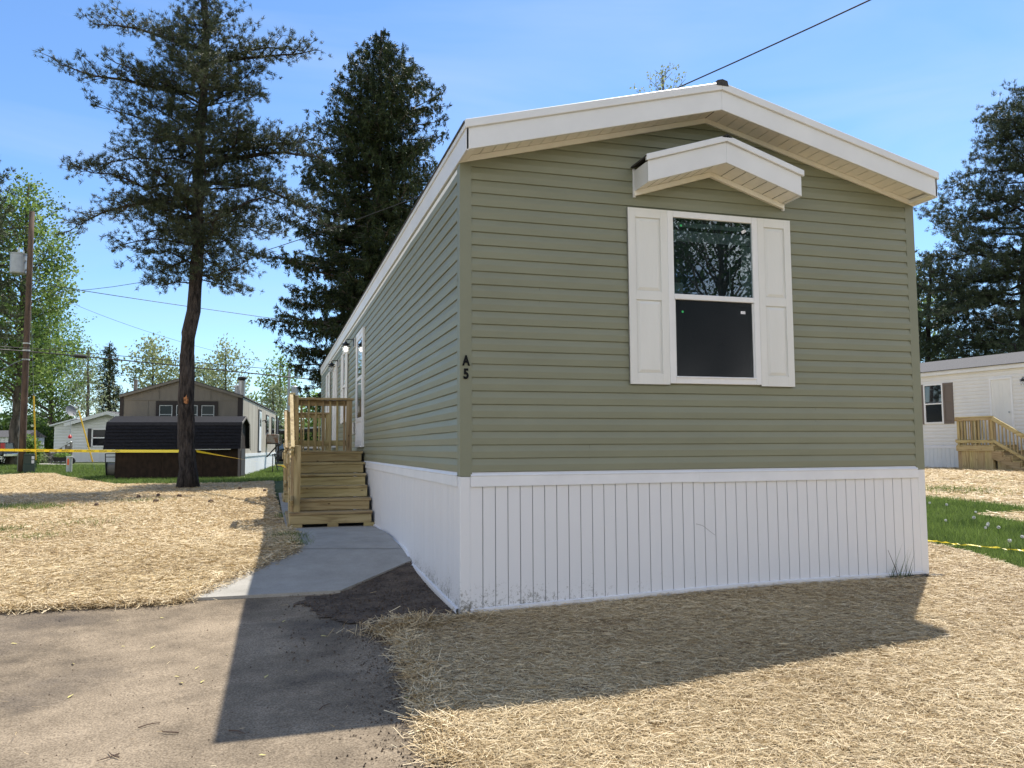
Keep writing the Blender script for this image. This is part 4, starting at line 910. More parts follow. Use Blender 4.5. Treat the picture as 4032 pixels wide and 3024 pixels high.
sc_ = at(401, 862, 22.22)-np.array(t_.location); mb = MB(); mb.poly([tuple(sc_+R_*a+np.array([0, 0, b])) for a, b in ((-.05, -.10), (.03, -.14), (.055, -.02), (.02, .12), (-.01, .05), (-.06, .06))]); mb.poly([tuple(sc_+R_*a+np.array([0, 0, b])+F_*.08) for a, b in ((-.05, -.10), (.03, -.14), (.055, -.02), (.02, .12), (-.01, .05), (-.06, .06))]); obj('bark_scar', mb, mk('orange_bark_scar', (.30, .13, .05), .9, var=.5, vscale=20), t_)
# the spruce behind the green home
t_, n_ = tree_px('spruce_tree', 'broad dark spruce with drooping boughs rising behind the roof of the sage green home', 'tree', 30,
    [(800, 990), (806, 700), (815, 400), (824, 66)], .30, .03, 260, 72, 860,
    [(66, 3), (90, 20), (120, 48), (150, 82), (250, 128), (350, 165), (430, 205), (560, 240), (650, 250), (740, 205), (830, 150), (900, 120)], [(66, 3), (90, 22), (125, 60), (155, 98), (190, 128), (240, 158), (330, 150), (430, 160), (560, 190), (650, 200), (900, 150)],
    (.35, -.28), -.10, (M_bark, M_spruce), ('needle', 13, .14, .032, .55, .03), dict(start=.12, step=.15, len=.95, tilt=-.10, tuft=.2, up=-.1, jit=.05, hang=4, ang=.65), 'trees behind the homes', 12, lenmin=.7, wob=.03)
# pines on the right
t_, n_ = tree_px('pine_tree', 'large dark pine at the right edge, towering over the white home', 'tree', 40,
    [(2215, 990), (2212, 700), (2222, 450), (2235, 170)], .32, .06, 135, 190, 815,
    [(180, 15), (215, 50), (245, 80), (290, 155), (340, 150), (400, 160), (430, 225), (490, 225), (560, 235), (700, 240), (790, 225)], [(180, 20), (300, 150), (500, 220), (790, 230)],
    (.30, -.02), .03, (M_pinebark, M_pine2), ('needle', 18, .17, .025, .85, .035), dict(start=.25, step=.21, len=1.7, tilt=.18, tuft=.26, up=.6, jit=.07, clump=3), 'pines behind the white home', 13, lenmin=.6, rsd=.2, wob=.08)
tree_px('pine_tree', 'smaller dark pine in the gap between the green home and the large right pine', 'tree', 44,
    [(2004, 990), (2003, 800), (2006, 690), (2012, 560)], .2, .05, 55, 545, 825, [(540, 10), (600, 60), (700, 95), (810, 110)], [(540, 10), (600, 70), (700, 110), (810, 120)],
    (.35, .0), .03, (M_pinebark, M_pine2), ('needle', 20, .20, .048, .8, .05), dict(start=.2, step=.2, len=1.5, tilt=.15, tuft=.22, up=.5, jit=.1), 'pines behind the white home', 14)
# deciduous trees
def decid(label, D, u, vtop, vbot, hw, mats, seed, group, n=46, trunkv=None, hwr=None, leaf=('leaf', 9, .17, .11, .9, .12), r0=.2, sub=None, rise=(1.1, .35), lean=0, name='leafy_tree', start=.3):
    h = vbot-vtop; hwr = hwr or hw
    f = lambda w_: [(vtop, w_*.12), (vtop+h*.18, w_*.55), (vtop+h*.45, w_), (vtop+h*.75, w_*.95), (vbot, w_*.6)]
    return tree_px(name, label, 'tree', D, [(u+lean, 985), (u+lean*.6, vbot), (u+lean*.3, (vtop+vbot)/2), (u, vtop+10)], r0, .03, n, vtop, vbot, f(hw), f(hwr), rise, .04, mats, leaf,
                   sub or dict(start=start, step=D*.0062, len=D*.036, tilt=.35, tuft=D*.0055, up=.2, jit=D*.004), group, seed, lenmin=.55, wob=.07)
decid('tall maple with bright green leaves behind the utility pole', 46, 62, 385, 850, 230, (M_bark, M_maple), 21, 'trees of the left yard', n=76, hwr=110, leaf=('leaf', 8, .19, .14, .9, .16), r0=.3, lean=-36)
decid('second green maple low behind the pole, its boughs over the far white home', 68, 105, 655, 905, 150, (M_bark, M_green), 22, 'trees of the left yard', n=90, hwr=95, leaf=('leaf', 8, .22, .15, .9, .2), lean=10)
tree_px('pine_tree', 'pine reaching in at the left edge with brownish needles', 'tree', 40, [(-60, 1000), (-58, 700), (-55, 290)], .25, .05, 50, 300, 760, [(290, 10), (400, 100), (760, 130)], [(290, 10), (350, 95), (430, 110), (500, 120), (620, 120), (760, 110)],
    (.4, 0), .04, (M_pinebark, M_pine), ('needle', 20, .18, .045, .8, .05), dict(start=.2, step=.2, len=1.3, tilt=.2, tuft=.24, up=.5, jit=.1), 'trees of the left yard', 23)
decid('pale weeping willow between the maple and the narrow conifer', 62, 190, 742, 950, 52, (M_bark, M_willow), 24, 'far trees on the left', n=44, leaf=('leaf', 9, .26, .09, .5, .25), sub=dict(start=.2, step=.55, len=2.2, tilt=-.5, tuft=.4, up=-.8, jit=.2), rise=(.8, .3))
tree_px('conifer_tree', 'narrow dark conifer between the willow and the tan home', 'tree', 66, [(236, 985), (236, 740)], .22, .03, 90, 744, 925, [(740, 3), (780, 17), (850, 30), (925, 36)], [(740, 3), (780, 17), (850, 30), (925, 34)],
    (.1, -.2), -.05, (M_bark, M_spruce), ('needle', 12, .34, .08, .7, .1), dict(start=.1, step=.4, len=1.0, tilt=0, tuft=.35, up=.1, jit=.1), 'far trees on the left', 25)
decid('pale green tree above the left part of the tan roof', 76, 330, 738, 900, 62, (M_bark, M_pale), 26, 'far trees on the left', n=44, leaf=('leaf', 9, .32, .2, .9, .3))
decid('wispy pale tree with thin upright twigs above the right part of the tan roof', 74, 487, 742, 900, 62, (M_bark, M_pale), 27, 'far trees on the left', n=40, leaf=('leaf', 6, .28, .17, .9, .3), rise=(1.5, .7))
decid('dull green tree just right of the leaning pine trunk', 82, 440, 785, 900, 50, (M_bark, M_willow), 28, 'far trees on the left', n=34, leaf=('leaf', 9, .34, .2, .9, .3))
decid('open green tree beside the spruce, above the weathered side wall', 72, 605, 768, 930, 55, (M_bark, M_green), 29, 'far trees on the left', n=40, leaf=('leaf', 7, .28, .18, .9, .3))
decid('small grey green tree low behind the end of the tan home', 64, 590, 828, 930, 34, (M_bark, M_willow), 30, 'far trees on the left', n=34, leaf=('leaf', 9, .24, .15, .9, .2))
decid('tree far behind the porch railing, left of the spruce foot', 95, 690, 850, 950, 60, (M_bark, M_green), 37, 'far trees on the left', n=36, leaf=('leaf', 9, .36, .22, .9, .3))
decid('budding tree whose pale tips show above the ridge of the sage green home', 34, 1432, 152, 420, 110, (M_bark, M_pale), 31, 'trees behind the homes', n=40, leaf=('leaf', 6, .13, .07, .9, .08), rise=(1.3, .6), sub=dict(start=.35, step=.4, len=1.1, tilt=.4, tuft=.34, up=.3, jit=.08))
decid('light green tree glimpsed beyond the smaller right pine', 66, 1985, 570, 900, 90, (M_bark, M_maple), 32, 'pines behind the white home', n=36, leaf=('leaf', 8, .28, .18, .9, .3))
# far undergrowth that closes the horizon
def bushes(label, line, hts, n, mat, seed, depth=4, name='hedgerow'):
    r = np.random.default_rng(seed); q = r.random(n); L = np.array(line); k = np.linspace(0, 1, len(L))
    x = np.interp(q, k, L[:, 0])+r.normal(0, depth*.4, n); y = np.interp(q, k, L[:, 1])+r.normal(0, depth*.4, n); h = np.interp(q, k, hts)*(.6+.4*np.abs(np.sin(q*41)+.6*np.sin(q*97))/1.6)
    z = G(x, y)+h*r.random(n)**.8
    P = np.stack([x, y, z], 1); D = norm(r.normal(size=(n, 3))); S = norm(np.cross(D, r.normal(size=(n, 3)))); s = r.uniform(.25, .55, (n, 1))
    v = np.stack([P, P+D*s*.5-S*s*.4, P+D*s, P+D*s*.5+S*s*.4], 1).reshape(-1, 3)
    return tag(fast_mesh(name, v, 4, mat, np.clip(r.normal(.4, .25, n), 0, 1)), label, 'undergrowth', kind='stuff')
wp = lambda u, d: tuple(gpd(u, d)[:2])
bushes('dense undergrowth below the left trees', [wp(-300, 68), wp(0, 74), wp(150, 84), wp(330, 92)], [4.5, 4.5, 4.2, 3.5], 26000, M_bushy, 41)
bushes('low wooded strip behind the tan home and the porches', [wp(330, 100), wp(520, 104), wp(700, 104), wp(900, 100)], [3.6, 4.2, 4.6, 4.5], 22000, M_bushy, 42)
bushes('undergrowth behind the white home on the right', [wp(1900, 62), wp(2100, 60), wp(2350, 56)], [5.5, 5.5, 5.5], 16000, M_bushy, 43)
bushes('woodland across the road behind the viewer', [(-50, -62), (0, -50), (50, -62), (70, -20)], [6, 7, 7, 6], 16000, M_bushy, 44)
for i, (x, y, h, lb) in enumerate(((13.5, -19, 11, 'slender tree just across the road, in front of the others'), (11, -24, 13, 'bare-limbed tree across the road, nearest the window reflection'), (17, -30, 14, 'leafy tree across the road, mirrored in the front window'), (22, -24, 12, 'rightmost tree across the road behind the viewer'), (6, -33, 14, 'leftmost tree across the road behind the viewer'))):
    r = np.random.default_rng(60+i); b = np.array([x, y, G1(x, y)]); L = [dict(z=h*(.2+.7*k/56), az=k*2.4, len=(1.4+3.6*math.sin(PI*(.15+.8*k/56)))*r.uniform(.6, 1), rise=1.0+r.normal(0, .2), sag=.03, wob=.06) for k in range(56)]
    build_tree('leafy_tree', lb, 'tree', b, [b, b+[.2, 0, h*.5], b+[0, .3, h]], .2, .03, L, (M_bark, M_bushy), ('leaf', 7, .17, .12, .9, .14), dict(start=.3, step=.38, len=1.4, tilt=.4, tuft=.4, up=.2, jit=.12), 'trees across the road', 70+i)

# ---------------------------------------------------------------- white home on the right (its long side faces the green home)
def ppx(a, b, u, zc=0):                                         # where the sight line u crosses the vertical plane through a, b (ground plan)
    d = ray(u, 960)[:2]; a = np.array(a); t = np.array(b)-a
    M_ = np.array([[d[0], -t[0]], [d[1], -t[1]]]); q = np.linalg.solve(M_, a-CAM_LOC[:2]); return q[1]*np.linalg.norm(t)
ZB = .18; NO = np.array([20.65, 13.4]); ND = np.array([-.128, .992]); NA = math.atan2(.128, .992)
nh = thing('mobile_home', 'white mobile home with taupe shutters and a grey shingle roof on the right', 'mobile home', (NO[0], NO[1], -.6), NA, off=(0, 0, .6+ZB))
sN = lambda u: ppx(NO, NO+ND, u)
NZ = -.6-ZB; s0, s1 = -6.0, 12.5
mb = MB(); lap(mb, Ml, s0, s1, 2.36, c=.115); obj('siding', mb, M_fwhite2, nh)
mb = MB(); mb.box(.01, 4.6, s0+.01, s1-.01, -.75, 2.34); obj('wall', mb, M_fwhite2, nh)
mb = MB(); mb.prism([(.0, 2.36), (4.6, 2.36), (2.3, 2.95)], 'y', s0+.01, s1-.01); obj('gable', mb, M_fwhite2, nh)
mb = MB()
for sx in (-1, 1):
    xe = 2.3+sx*2.45; mb.prism([(2.3, 3.10), (xe, 3.10-.25*2.45), (xe, 3.12-.25*2.45), (2.3, 3.12)], 'y', s0-.3, s1+.3)
obj('roof', mb, M_shingle_g, nh)
mb = MB(); mb.box(-.10, -.07, s0-.3, s1+.3, 2.36, 2.50); mb.box(-.07, .0, s0-.3, s1+.3, 2.36, 2.375); obj('fascia', mb, M_fascia, nh)
skirting(Ml, nh, s0, s1, lambda s: NZ+.0, -.02, .16, [.15], mat=M_fwhite, gmat=M_sgroove)
wl, wr_ = sN(2001), sN(2043)
window(Ml, nh, wr_, wl, .72, 2.08, ((sN(2065), wr_-.005), (wl+.005, sN(1982.5))), M_taupe, glass=M_glass)
dl, dr = sN(2145), sN(2195); door_unit(Ml, nh, dr, dl, .08, 2.10, False)
porch_lamp(Ml, nh, dr-.42, 2.02, False)
ca, sa = math.cos(NA), math.sin(NA)
NOL = NO+1.1*np.array([-ND[1], ND[0]]); yl_n = ppx(NOL, NOL+ND, 2146)-.05
porch('timber porch with steps at the door of the white home on the right', (NO[0], NO[1]), NA, 5, .18, -.6, yl=yl_n)

# ---------------------------------------------------------------- tan home behind the shed
TA = -math.radians(4.9); TO = gpd(521, 32.0); TZ = -.955
th = thing('mobile_home', 'old tan mobile home with dark trim, partly hidden behind the black roofed shed', 'mobile home', (TO[0], TO[1], TZ), TA)
TL = 15.4; mpp = 32.0/1745.7; TW = -ppx(TO[:2], TO[:2]+np.array([-math.cos(TA), -math.sin(TA)])*-1, 258)
h_e = (1032-857)*mpp; h_a = (1032-819)*mpp; h_s = .92
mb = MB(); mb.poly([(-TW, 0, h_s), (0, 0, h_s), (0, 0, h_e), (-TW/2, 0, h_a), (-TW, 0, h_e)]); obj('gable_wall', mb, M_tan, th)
mb = MB(); n_ = 36
for i in range(n_):                                            # ribbed long side
    a, b = TL*i/n_, TL*(i+1)/n_; w_ = b-a
    for (p, q, o, o2) in ((a, a+w_*.72, .02, .02), (a+w_*.72, a+w_*.8, .02, .004), (a+w_*.8, a+w_*.92, .004, .004), (a+w_*.92, b, .004, .02)): mb.quad((o, p, h_s), (o2, q, h_s), (o2, q, h_e-.02), (o, p, h_e-.02))
obj('side_wall', mb, M_tanside, th)
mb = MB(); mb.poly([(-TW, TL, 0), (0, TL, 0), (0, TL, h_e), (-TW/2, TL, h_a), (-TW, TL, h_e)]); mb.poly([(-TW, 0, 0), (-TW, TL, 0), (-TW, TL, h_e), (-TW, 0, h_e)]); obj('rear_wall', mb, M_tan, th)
mb = MB()
for sx in (-1, 1): mb.prism([(-TW/2, h_a+.0), (-TW/2+sx*(TW/2+.06), h_e-.0), (-TW/2+sx*(TW/2+.06), h_e+.05), (-TW/2, h_a+.05)], 'y', -.10, TL+.1)
obj('roof', mb, M_shingle_g, th)
for sx in (-1, 1):
    mb = MB(); mb.prism([(-TW/2, h_a-.07), (-TW/2+sx*(TW/2+.03), h_e-.07), (-TW/2+sx*(TW/2+.03), h_e+.02), (-TW/2, h_a+.02)], 'y', -.135, -.102); obj('rake_trim', mb, M_tan, th)
mb = MB(); mb.box(-.16, .035, -.03, .14, h_s, h_e-.03); obj('corner_trim', mb, M_brown, th)
mb = MB(); mb.box(-TW-.03, -TW+.10, -.03, .14, h_s-.6, h_e-.03); obj('corner_trim', mb, M_brown, th)
mb = MB(); mb.box(-TW+.11, -.165, -.022, -.004, h_e-.16, h_e-.12)
for x in (-3.5, -2.3, -1.1): mb.box(x-.015, x+.015, -.018, -.002, h_s, h_e-.165)
for x, zt in ((-3.1, h_e+.35), (-1.2, h_e+.25)): mb.box(x-.015, x+.015, -.019, -.002, h_e-.115, zt)
obj('batten', mb, M_tan, th)
xw = lambda u: (u-524)*mpp
wz0, wz1 = h_e-.20-.95, h_e-.20-.05
wf = MB(); a, b = xw(350), xw(474); wf.box(a, b, -.07, -.005, wz1-.08, wz1+.06)
for x in (a, b-.10, a+.62, b-.72): wf.box(x, x+.10, -.06, -.005, wz0, wz1-.08)
wf.box(a, b, -.07, -.005, wz0-.10, wz0)
wo = obj('window', wf, M_brown, th, label='wide dark framed window of three lights')
for (p, q) in ((a+.10, a+.62), (a+.72, b-.72), (b-.62, b-.10)):
    f = MB()
    for (x0, x1, z0, z1) in ((p+.02, p+.05, wz0+.02, wz1-.10), (q-.05, q-.02, wz0+.02, wz1-.10), (p+.05, q-.05, wz1-.13, wz1-.10), (p+.05, q-.05, wz0+.02, wz0+.05), (p+.05, q-.05, (wz0+wz1)/2-.03, (wz0+wz1)/2)): f.box(x0, x1, -.045, -.01, z0, z1)
    obj('frame', f, M_lgrey, wo); f = MB(); f.box(p, q, -.02, -.006, wz0, wz1-.08); obj('pane', f, M_dglass, wo)
Mt = lambda s, o, z: (o, s, z)
skirting(Mt, th, .0, TL, lambda s: .0, h_s, .2, [.2], mat=M_fwhite, cap=False); mb = MB(); mb.box(.012, .045, .0, TL, h_s-.10, h_s+.03); obj('skirting_cap', mb, M_fwhite, th)
skirting(lambda s, o, z: (s, -o, z), th, -TW, 0, lambda s: .0, h_s, .2, [.2], mat=M_fwhite, cap=False)
sT = lambda u: ppx(TO[:2], TO[:2]+np.array([math.sin(-TA), math.cos(-TA)]), u)
def Tpart(name, u0, u1, z0, z1, o0, o1, m, par=None, lab=None):
    mb = MB(); mb.box(o0, o1, sT(u0), sT(u1), z0, z1); return obj(name, mb, m, par if par is not None else th, label=lab)
d_ = Tpart('door', 555.5, 562, h_s+.05, h_e-.22, .02, .05, M_brown); mb = MB(); mb.box(.05, .06, sT(557), sT(561.5), h_s+.12, h_e-.3); obj('slab', mb, M_fwhite, d_); mb = MB(); mb.box(.06, .066, sT(558), sT(560.5), h_e-1.0, h_e-.38); obj('pane', mb, M_dglass, d_)
for (u0, u1) in ((572.5, 577.5), (584.5, 590)):
    w_ = Tpart('window', u0, u1, h_e-1.28, h_e-.32, .02, .06, M_brown); mb = MB(); mb.box(.06, .068, sT(u0)+.12, sT(u1)-.12, h_e-1.2, h_e-.4); obj('pane', mb, M_dglass, w_)
Tpart('shutter', 594.5, 597.5, h_s+.1, h_e-.2, .02, .07, M_brown, lab='dark full height panel'); w_ = Tpart('window', 599, 603.5, h_e-1.7, h_e-.35, .02, .06, M_brown); mb = MB(); mb.box(.06, .068, sT(599)+.15, sT(603.5)-.15, h_e-1.6, h_e-.45); obj('pane', mb, M_dglass, w_)
for u in (564, 600):
    mb = MB(); y = sT(u); mb.tube([(.02, y, h_e-.72), (.2, y, h_e-.68)], .02, 6); mb.lathe(.22, y, [(.05, h_e-.80), (.07, h_e-.72), (.02, h_e-.66)], 8); obj('porch_light', mb, M_black, th)
ya = sT(574); mb = MB(); mb.box(.05, .62, ya, ya+.62, h_e-1.78, h_e-1.32); ac = obj('air_conditioner', mb, M_rust, th, bevel=.015)
mb = MB(); mb.box(.03, .66, ya-.04, ya+.66, h_e-1.83, h_e-1.785); mb.bar((.6, ya+.05, h_e-1.84), (.03, ya+.05, h_e-2.5), .035, .035); mb.bar((.6, ya+.58, h_e-1.84), (.03, ya+.58, h_e-2.5), .035, .035); obj('bracket', mb, M_black, ac)
mb = MB()
for q in range(9): mb.box(.621, .627, ya+.05, ya+.57, h_e-1.74+q*.043, h_e-1.725+q*.043)
obj('grille', mb, M_black, ac)
# stove pipe, vent and wooden stub on the roof
def roofz(x): return h_a-abs(x+TW/2)*(h_a-h_e)/(TW/2)
for (x, y, r, h, m, nm) in ((xw(503)+.1, 2.2, .14, .72, M_steel, 'chimney_pipe'), (xw(490)+.1, 2.6, .11, .32, M_steel, 'vent_pipe')):
    mb = MB(); z = roofz(x)-.05; mb.lathe(x, y, [(r, z), (r, z+h), (r*1.05, z+h+.01), (r*1.05, z+h+.05)], 16); p = obj(nm, mb, m, th, smooth=False)
    mb = MB(); mb.lathe(x, y, [(r*.9, z+h+.05), (r*.9, z+h+.10), (r*1.35, z+h+.11), (r*1.35, z+h+.20), (r*.6, z+h+.24)], 16); obj('cap', mb, M_brown if h > .5 else m, p)
mb = MB(); mb.box(xw(288), xw(292)+.05, 1.2, 1.32, h_e+.2, h_e+.75); obj('wooden_stub', mb, M_gwood, th)
# open steel steps at the far door of the tan home
y = sT(584); t = thing('steel_steps', 'dark open steel steps against the white skirting of the tan home', 'steps', tuple(gpd(584, 38)[:2])+(TZ,), TA)
mb = MB(); 
for (x) in (0.3, 1.0):
    mb.bar((x, -1.2, .88), (x, .9, .02), .04, .10)
stp = obj('stringer', mb, M_black, t)
for k in range(4): mb = MB(); mb.box(.3, 1.0, -.95+k*.48, -.67+k*.48, .68-k*.2, .71-k*.2); obj('tread', mb, M_black, t)
mb = MB(); mb.box(.25, 1.05, -2.0, -1.15, .86, .90); obj('platform', mb, M_black, t)
for (x, y) in ((.27, -1.98), (1.0, -1.98)): mb = MB(); mb.box(x, x+.04, y, y+.04, 0, .86); obj('leg', mb, M_black, t)

# ---------------------------------------------------------------- shed
SO = gp(247, 1037); SR = gp(513, 1034); sd = np.array([SR[0]-SO[0], SR[1]-SO[1]]); SW = float(np.linalg.norm(sd)); SA = math.atan2(sd[1], sd[0])
mps = np.linalg.norm(SO[:2]-CAM_LOC[:2])/1745.7
sh = thing('garden_shed', 'low brown shed with a big black gambrel roof behind the pine trunk', 'shed', (SO[0], SO[1], SO[2]-.02), SA)
SDp = 1.9; hw_ = 1.12
mb = MB(); mb.box(0, SW, 0, SDp, .06, hw_+.1); obj('wall', mb, M_shedwall, sh)
for x in (SW*.0+.01, SW*.36, SW*.70, SW-.05): mb = MB(); mb.box(x, x+.04, -.012, -.001, .07, hw_); obj('batten', mb, M_shedwall, sh)
mb = MB(); mb.box(-.1, SW+.1, -.08, SDp+.05, -.06, .058); obj('base_plank', mb, M_gwood, sh)
# gambrel outline across the depth: (y,z)
G_o = [(-.34, hw_+.0), (-.10, hw_+.98), (SDp*.34, hw_+1.24), (SDp*.66, hw_+1.24), (SDp+.10, hw_+.98), (SDp+.34, hw_)]
G_i = [(SDp+.28, hw_+.0), (SDp+.05, hw_+.93), (SDp*.66, hw_+1.18), (SDp*.34, hw_+1.18), (-.05, hw_+.93), (-.28, hw_)]
G_o = [(-.34, hw_+.0), (-.06, hw_+.98), (SDp*.5, hw_+1.24), (SDp+.06, hw_+.98), (SDp+.34, hw_)]
G_i = [(SDp+.28, hw_+.0), (SDp+.01, hw_+.94), (SDp*.5, hw_+1.18), (-.01, hw_+.94), (-.28, hw_)]
mb = MB(); mb.prism(G_o+G_i, 'x', -.30, SW+.12); rf = obj('roof', mb, M_dark_roof, sh)
mb = MB()
for k in range(8):                                             # courses of shingles on the steep front slope
    t = k/8; y0_, z0_ = -.34+.28*t, hw_+.98*t; y1_, z1_ = y0_+.035, z0_+.1225
    mb.quad((-.31, y0_-.034, z0_), (SW+.13, y0_-.034, z0_), (SW+.13, y1_-.003, z1_-.004), (-.31, y1_-.003, z1_-.004)); mb.quad((-.31, y0_-.034, z0_), (SW+.13, y0_-.034, z0_), (SW+.13, y0_+.01, z0_-.002), (-.31, y0_+.01, z0_-.002))
obj('shingle_course', mb, M_dark_roof, rf)
mb = MB()
for a, b in zip(G_o[:-1], G_o[1:]):
    mb.prism([a, b, (b[0], b[1]-.07), (a[0], a[1]-.07)], 'x', SW+.131, SW+.155)
obj('rake_trim', mb, M_gwood, rf)
mb = MB(); mb.prism([(0, hw_), (0, hw_+.9), (SDp*.5, hw_+1.17), (SDp, hw_+.9), (SDp, hw_)], 'x', SW-.05, SW-.01); mb.prism([(0, hw_), (0, hw_+.9), (SDp*.5, hw_+1.17), (SDp, hw_+.9), (SDp, hw_)], 'x', .01, .05); obj('gable', mb, M_shedwall, sh)
mb = MB(); mb.box(SW*.60, SW*.95, -.345, -.325, hw_-.03, hw_-.005); obj('edge_strip', mb, M_fwhite, sh)
mb = MB(); mb.box(SW+.0, SW+.02, .7, 1.6, .1, hw_); obj('door', mb, M_brown, sh)
# hose reel
HR = gp(240, 1032); t = thing('hose_reel', 'hose reel cart with coiled grey hose at the left end of the shed', 'hose reel', tuple(HR), SA+.2)
mb = MB()
for k in range(7):
    x = -.12+k*.04; pts = [(x, .24*math.cos(q*PI/9), .34+.24*math.sin(q*PI/9)) for q in range(19)]; mb.tube(pts, .021, 5, cap=False)
obj('hose', mb, M_hose, t)
for x in (-.17, .17): mb = MB(); mb.prism([(.30*math.cos(q*PI/8), .33+.30*math.sin(q*PI/8)) for q in range(16)], 'x', x-.012, x+.012); obj('wheel', mb, M_tyre, t)
mb = MB()
for x in (-.2, .2): mb.bar((x, 0, .33), (x, -.38, .95), .03, .03)
mb.bar((-.2, -.38, .95), (.2, -.38, .95), .03, .03); mb.bar((-.2, -.30, .82), (.2, -.30, .82), .03, .03); obj('handle', mb, M_tyre, t)

# ---------------------------------------------------------------- white home far left
D = 55; WO = gpd(155, D); wm = D/1745.7; WZ = WO[2]; v0 = 971.0+(CAM_LOC[2]-WZ)/wm
wh = thing('white_house', 'far white house with a dark shuttered window, half hidden by the shed', 'house', tuple(WO), -YAW+.12)
ux = lambda u: (u-155)*wm; vz = lambda v: (v0-v)*wm
W2 = ux(248)+2.4; pk = ux(230); ze_, zp = vz(914), vz(890)
mb = MB(); lap(mb, lambda s, o, z: (s, -o, z), 0, 2*pk, zp-.1, c=.2, z0=vz(974), lim=lambda z: (max(0, pk-(zp-.1-z)/((zp-ze_)/pk)), min(2*pk, pk+(zp-.1-z)/((zp-ze_)/pk))) if z < zp-.1 else (pk, pk)); obj('siding', mb, M_fwhite, wh)
skirting(lambda s, o, z: (s, -o, z), wh, 0, 2*pk, lambda s: 0, vz(974), .3, [.3], mat=M_fwhite, cap=False)
mb = MB(); mb.box(.02, 2*pk-.02, .02, 9, 0, ze_-.1); obj('wall', mb, M_fwhite, wh)
for sx in (-1, 1):
    mb = MB(); mb.prism([(pk, zp-.16), (pk+sx*(pk+.35), ze_-.22), (pk+sx*(pk+.35), ze_), (pk, zp+.06)], 'y', -.5, -.44); obj('fascia', mb, M_fwhite, wh)
mb = MB()
for sx in (-1, 1): mb.prism([(pk, zp+.0), (pk+sx*(pk+.3), ze_-.06), (pk+sx*(pk+.3), ze_+.02), (pk, zp+.08)], 'y', -.43, 9.4)
obj('roof', mb, M_shingle_g, wh)
a = ux(195.5); mb = MB(); mb.box(ux(187.5), a, -.06, -.01, vz(965), vz(925)); obj('shutter', mb, M_black, wh)
mb = MB(); z0_, z1_ = vz(965), vz(925); b = a+1.25
for q in ((a, a+.09, z0_, z1_), (b-.09, b, z0_, z1_), (a, b, z1_-.09, z1_), (a, b, z0_, z0_+.09), (a, b, (z0_+z1_)/2-.04, (z0_+z1_)/2+.04)): mb.box(q[0], q[1], -.07, -.012, q[2], q[3])
w_ = obj('window', mb, M_frame, wh); mb = MB(); mb.box(a+.05, b-.05, -.035, -.008, z0_+.05, z1_-.05); obj('pane', mb, M_dglass, w_)
mb = MB(); mb.box(b+.01, b+.5, -.06, -.01, z0_, z1_); obj('shutter', mb, M_black, wh)
# set-back wing at its left with a shed roof
x0, x1 = ux(112), -.02; mb = MB(); lap(mb, lambda s, o, z: (s, .5-o, z), x0, x1, vz(903), c=.2, lim=lambda z: (max(x0, x0+(z-vz(919))/((vz(903)-vz(919))/(x1-x0))), x1)); mb.box(x0+.02, x1, .52, 8, 0, vz(921)); w2 = obj('wing', mb, M_fwhite, wh)
mb = MB(); mb.prism([(x0-.25, vz(920)), (x1+.2, vz(904)), (x1+.2, vz(901)), (x0-.25, vz(917))], 'y', .25, 8.2); obj('roof', mb, M_fwhite, w2)
# satellite dish on the wing roof
p = np.array([ux(144), 1.0, vz(906)]); mb = MB(); mb.tube([tuple(p+[.6, 0, -.25]), tuple(p+[.05, -.1, .5])], .03, 6)
m_ = obj('satellite_dish', mb, M_grey, wh)
mb = MB(); c = p+np.array([-.15, -.2, .62]); ax = Vector((.75, -.5, .35)).normalized(); a1 = ax.cross(Vector((0, 0, 1))).normalized(); a2 = ax.cross(a1)
rings = [(0.02, 0), (.15, .02), (.30, .05), (.40, .10)]; i0 = len(mb.v)
for (rr, hh) in rings:
    for q in range(18): t = q*PI/9; mb.v.append(tuple(Vector(c)+ax*hh+a1*math.cos(t)*rr+a2*math.sin(t)*rr))
for k in range(3):
    for q in range(18): mb.f.append((i0+k*18+q, i0+k*18+(q+1) % 18, i0+(k+1)*18+(q+1) % 18, i0+(k+1)*18+q))
obj('reflector', mb, mk('dish_grey', (.13, .14, .15), .6), m_, smooth=True)
mb = MB(); e = Vector(c)+ax*.65; mb.tube([tuple(Vector(c)-a2*.5+ax*.1), tuple(e)], .018, 5); mb.box(e.x-.06, e.x+.06, e.y-.06, e.y+.06, e.z-.05, e.z+.07); obj('feed_horn', mb, M_fwhite, m_)
# ramp with railings in front of the wing
RO = gpd(88, D-4); rp = thing('wooden_ramp', 'weathered grey ramp with railings beside the far white house', 'ramp', tuple(RO), -YAW+.12)
wr2 = (D-4)/1745.7; X = lambda u: (u-88)*wr2; Z = lambda v: (1000-v)*wr2
for (ua, va, ub, vb, y) in ((88, 977, 132, 954, 1.4), (110, 978, 150, 954, 0)):
    mb = MB(); mb.bar((X(ua), y, Z(va)), (X(ub), y, Z(vb)), .16, .06); obj('hand_rail', mb, M_fwhite, rp, label='pale top rail')
    mb = MB(); mb.bar((X(ua), y, Z(va+12)), (X(ub), y, Z(vb+12)), .05, .14); obj('lower_rail', mb, M_gwood, rp)
    for q in range(5):
        t = q/4; u, v = ua+(ub-ua)*t, va+(vb-va)*t; mb = MB(); mb.box(X(u)-.05, X(u)+.05, y-.05, y+.05, -.0, Z(v)-.03); obj('post', mb, M_gwood, rp)
mb = MB(); mb.prism([(X(95), .1), (X(140), Z(972)-.1), (X(154), Z(972)-.1), (X(154), Z(972)), (X(140), Z(972)), (X(95), .2)], 'y', 0, 1.4); obj('deck', mb, M_gwood, rp)
mb = MB()
for v in (957, 965, 973): mb.box(X(141), X(153), -.06, -.02, Z(v)-.07, Z(v)+.05)
obj('side_slats', mb, M_gwood, rp)
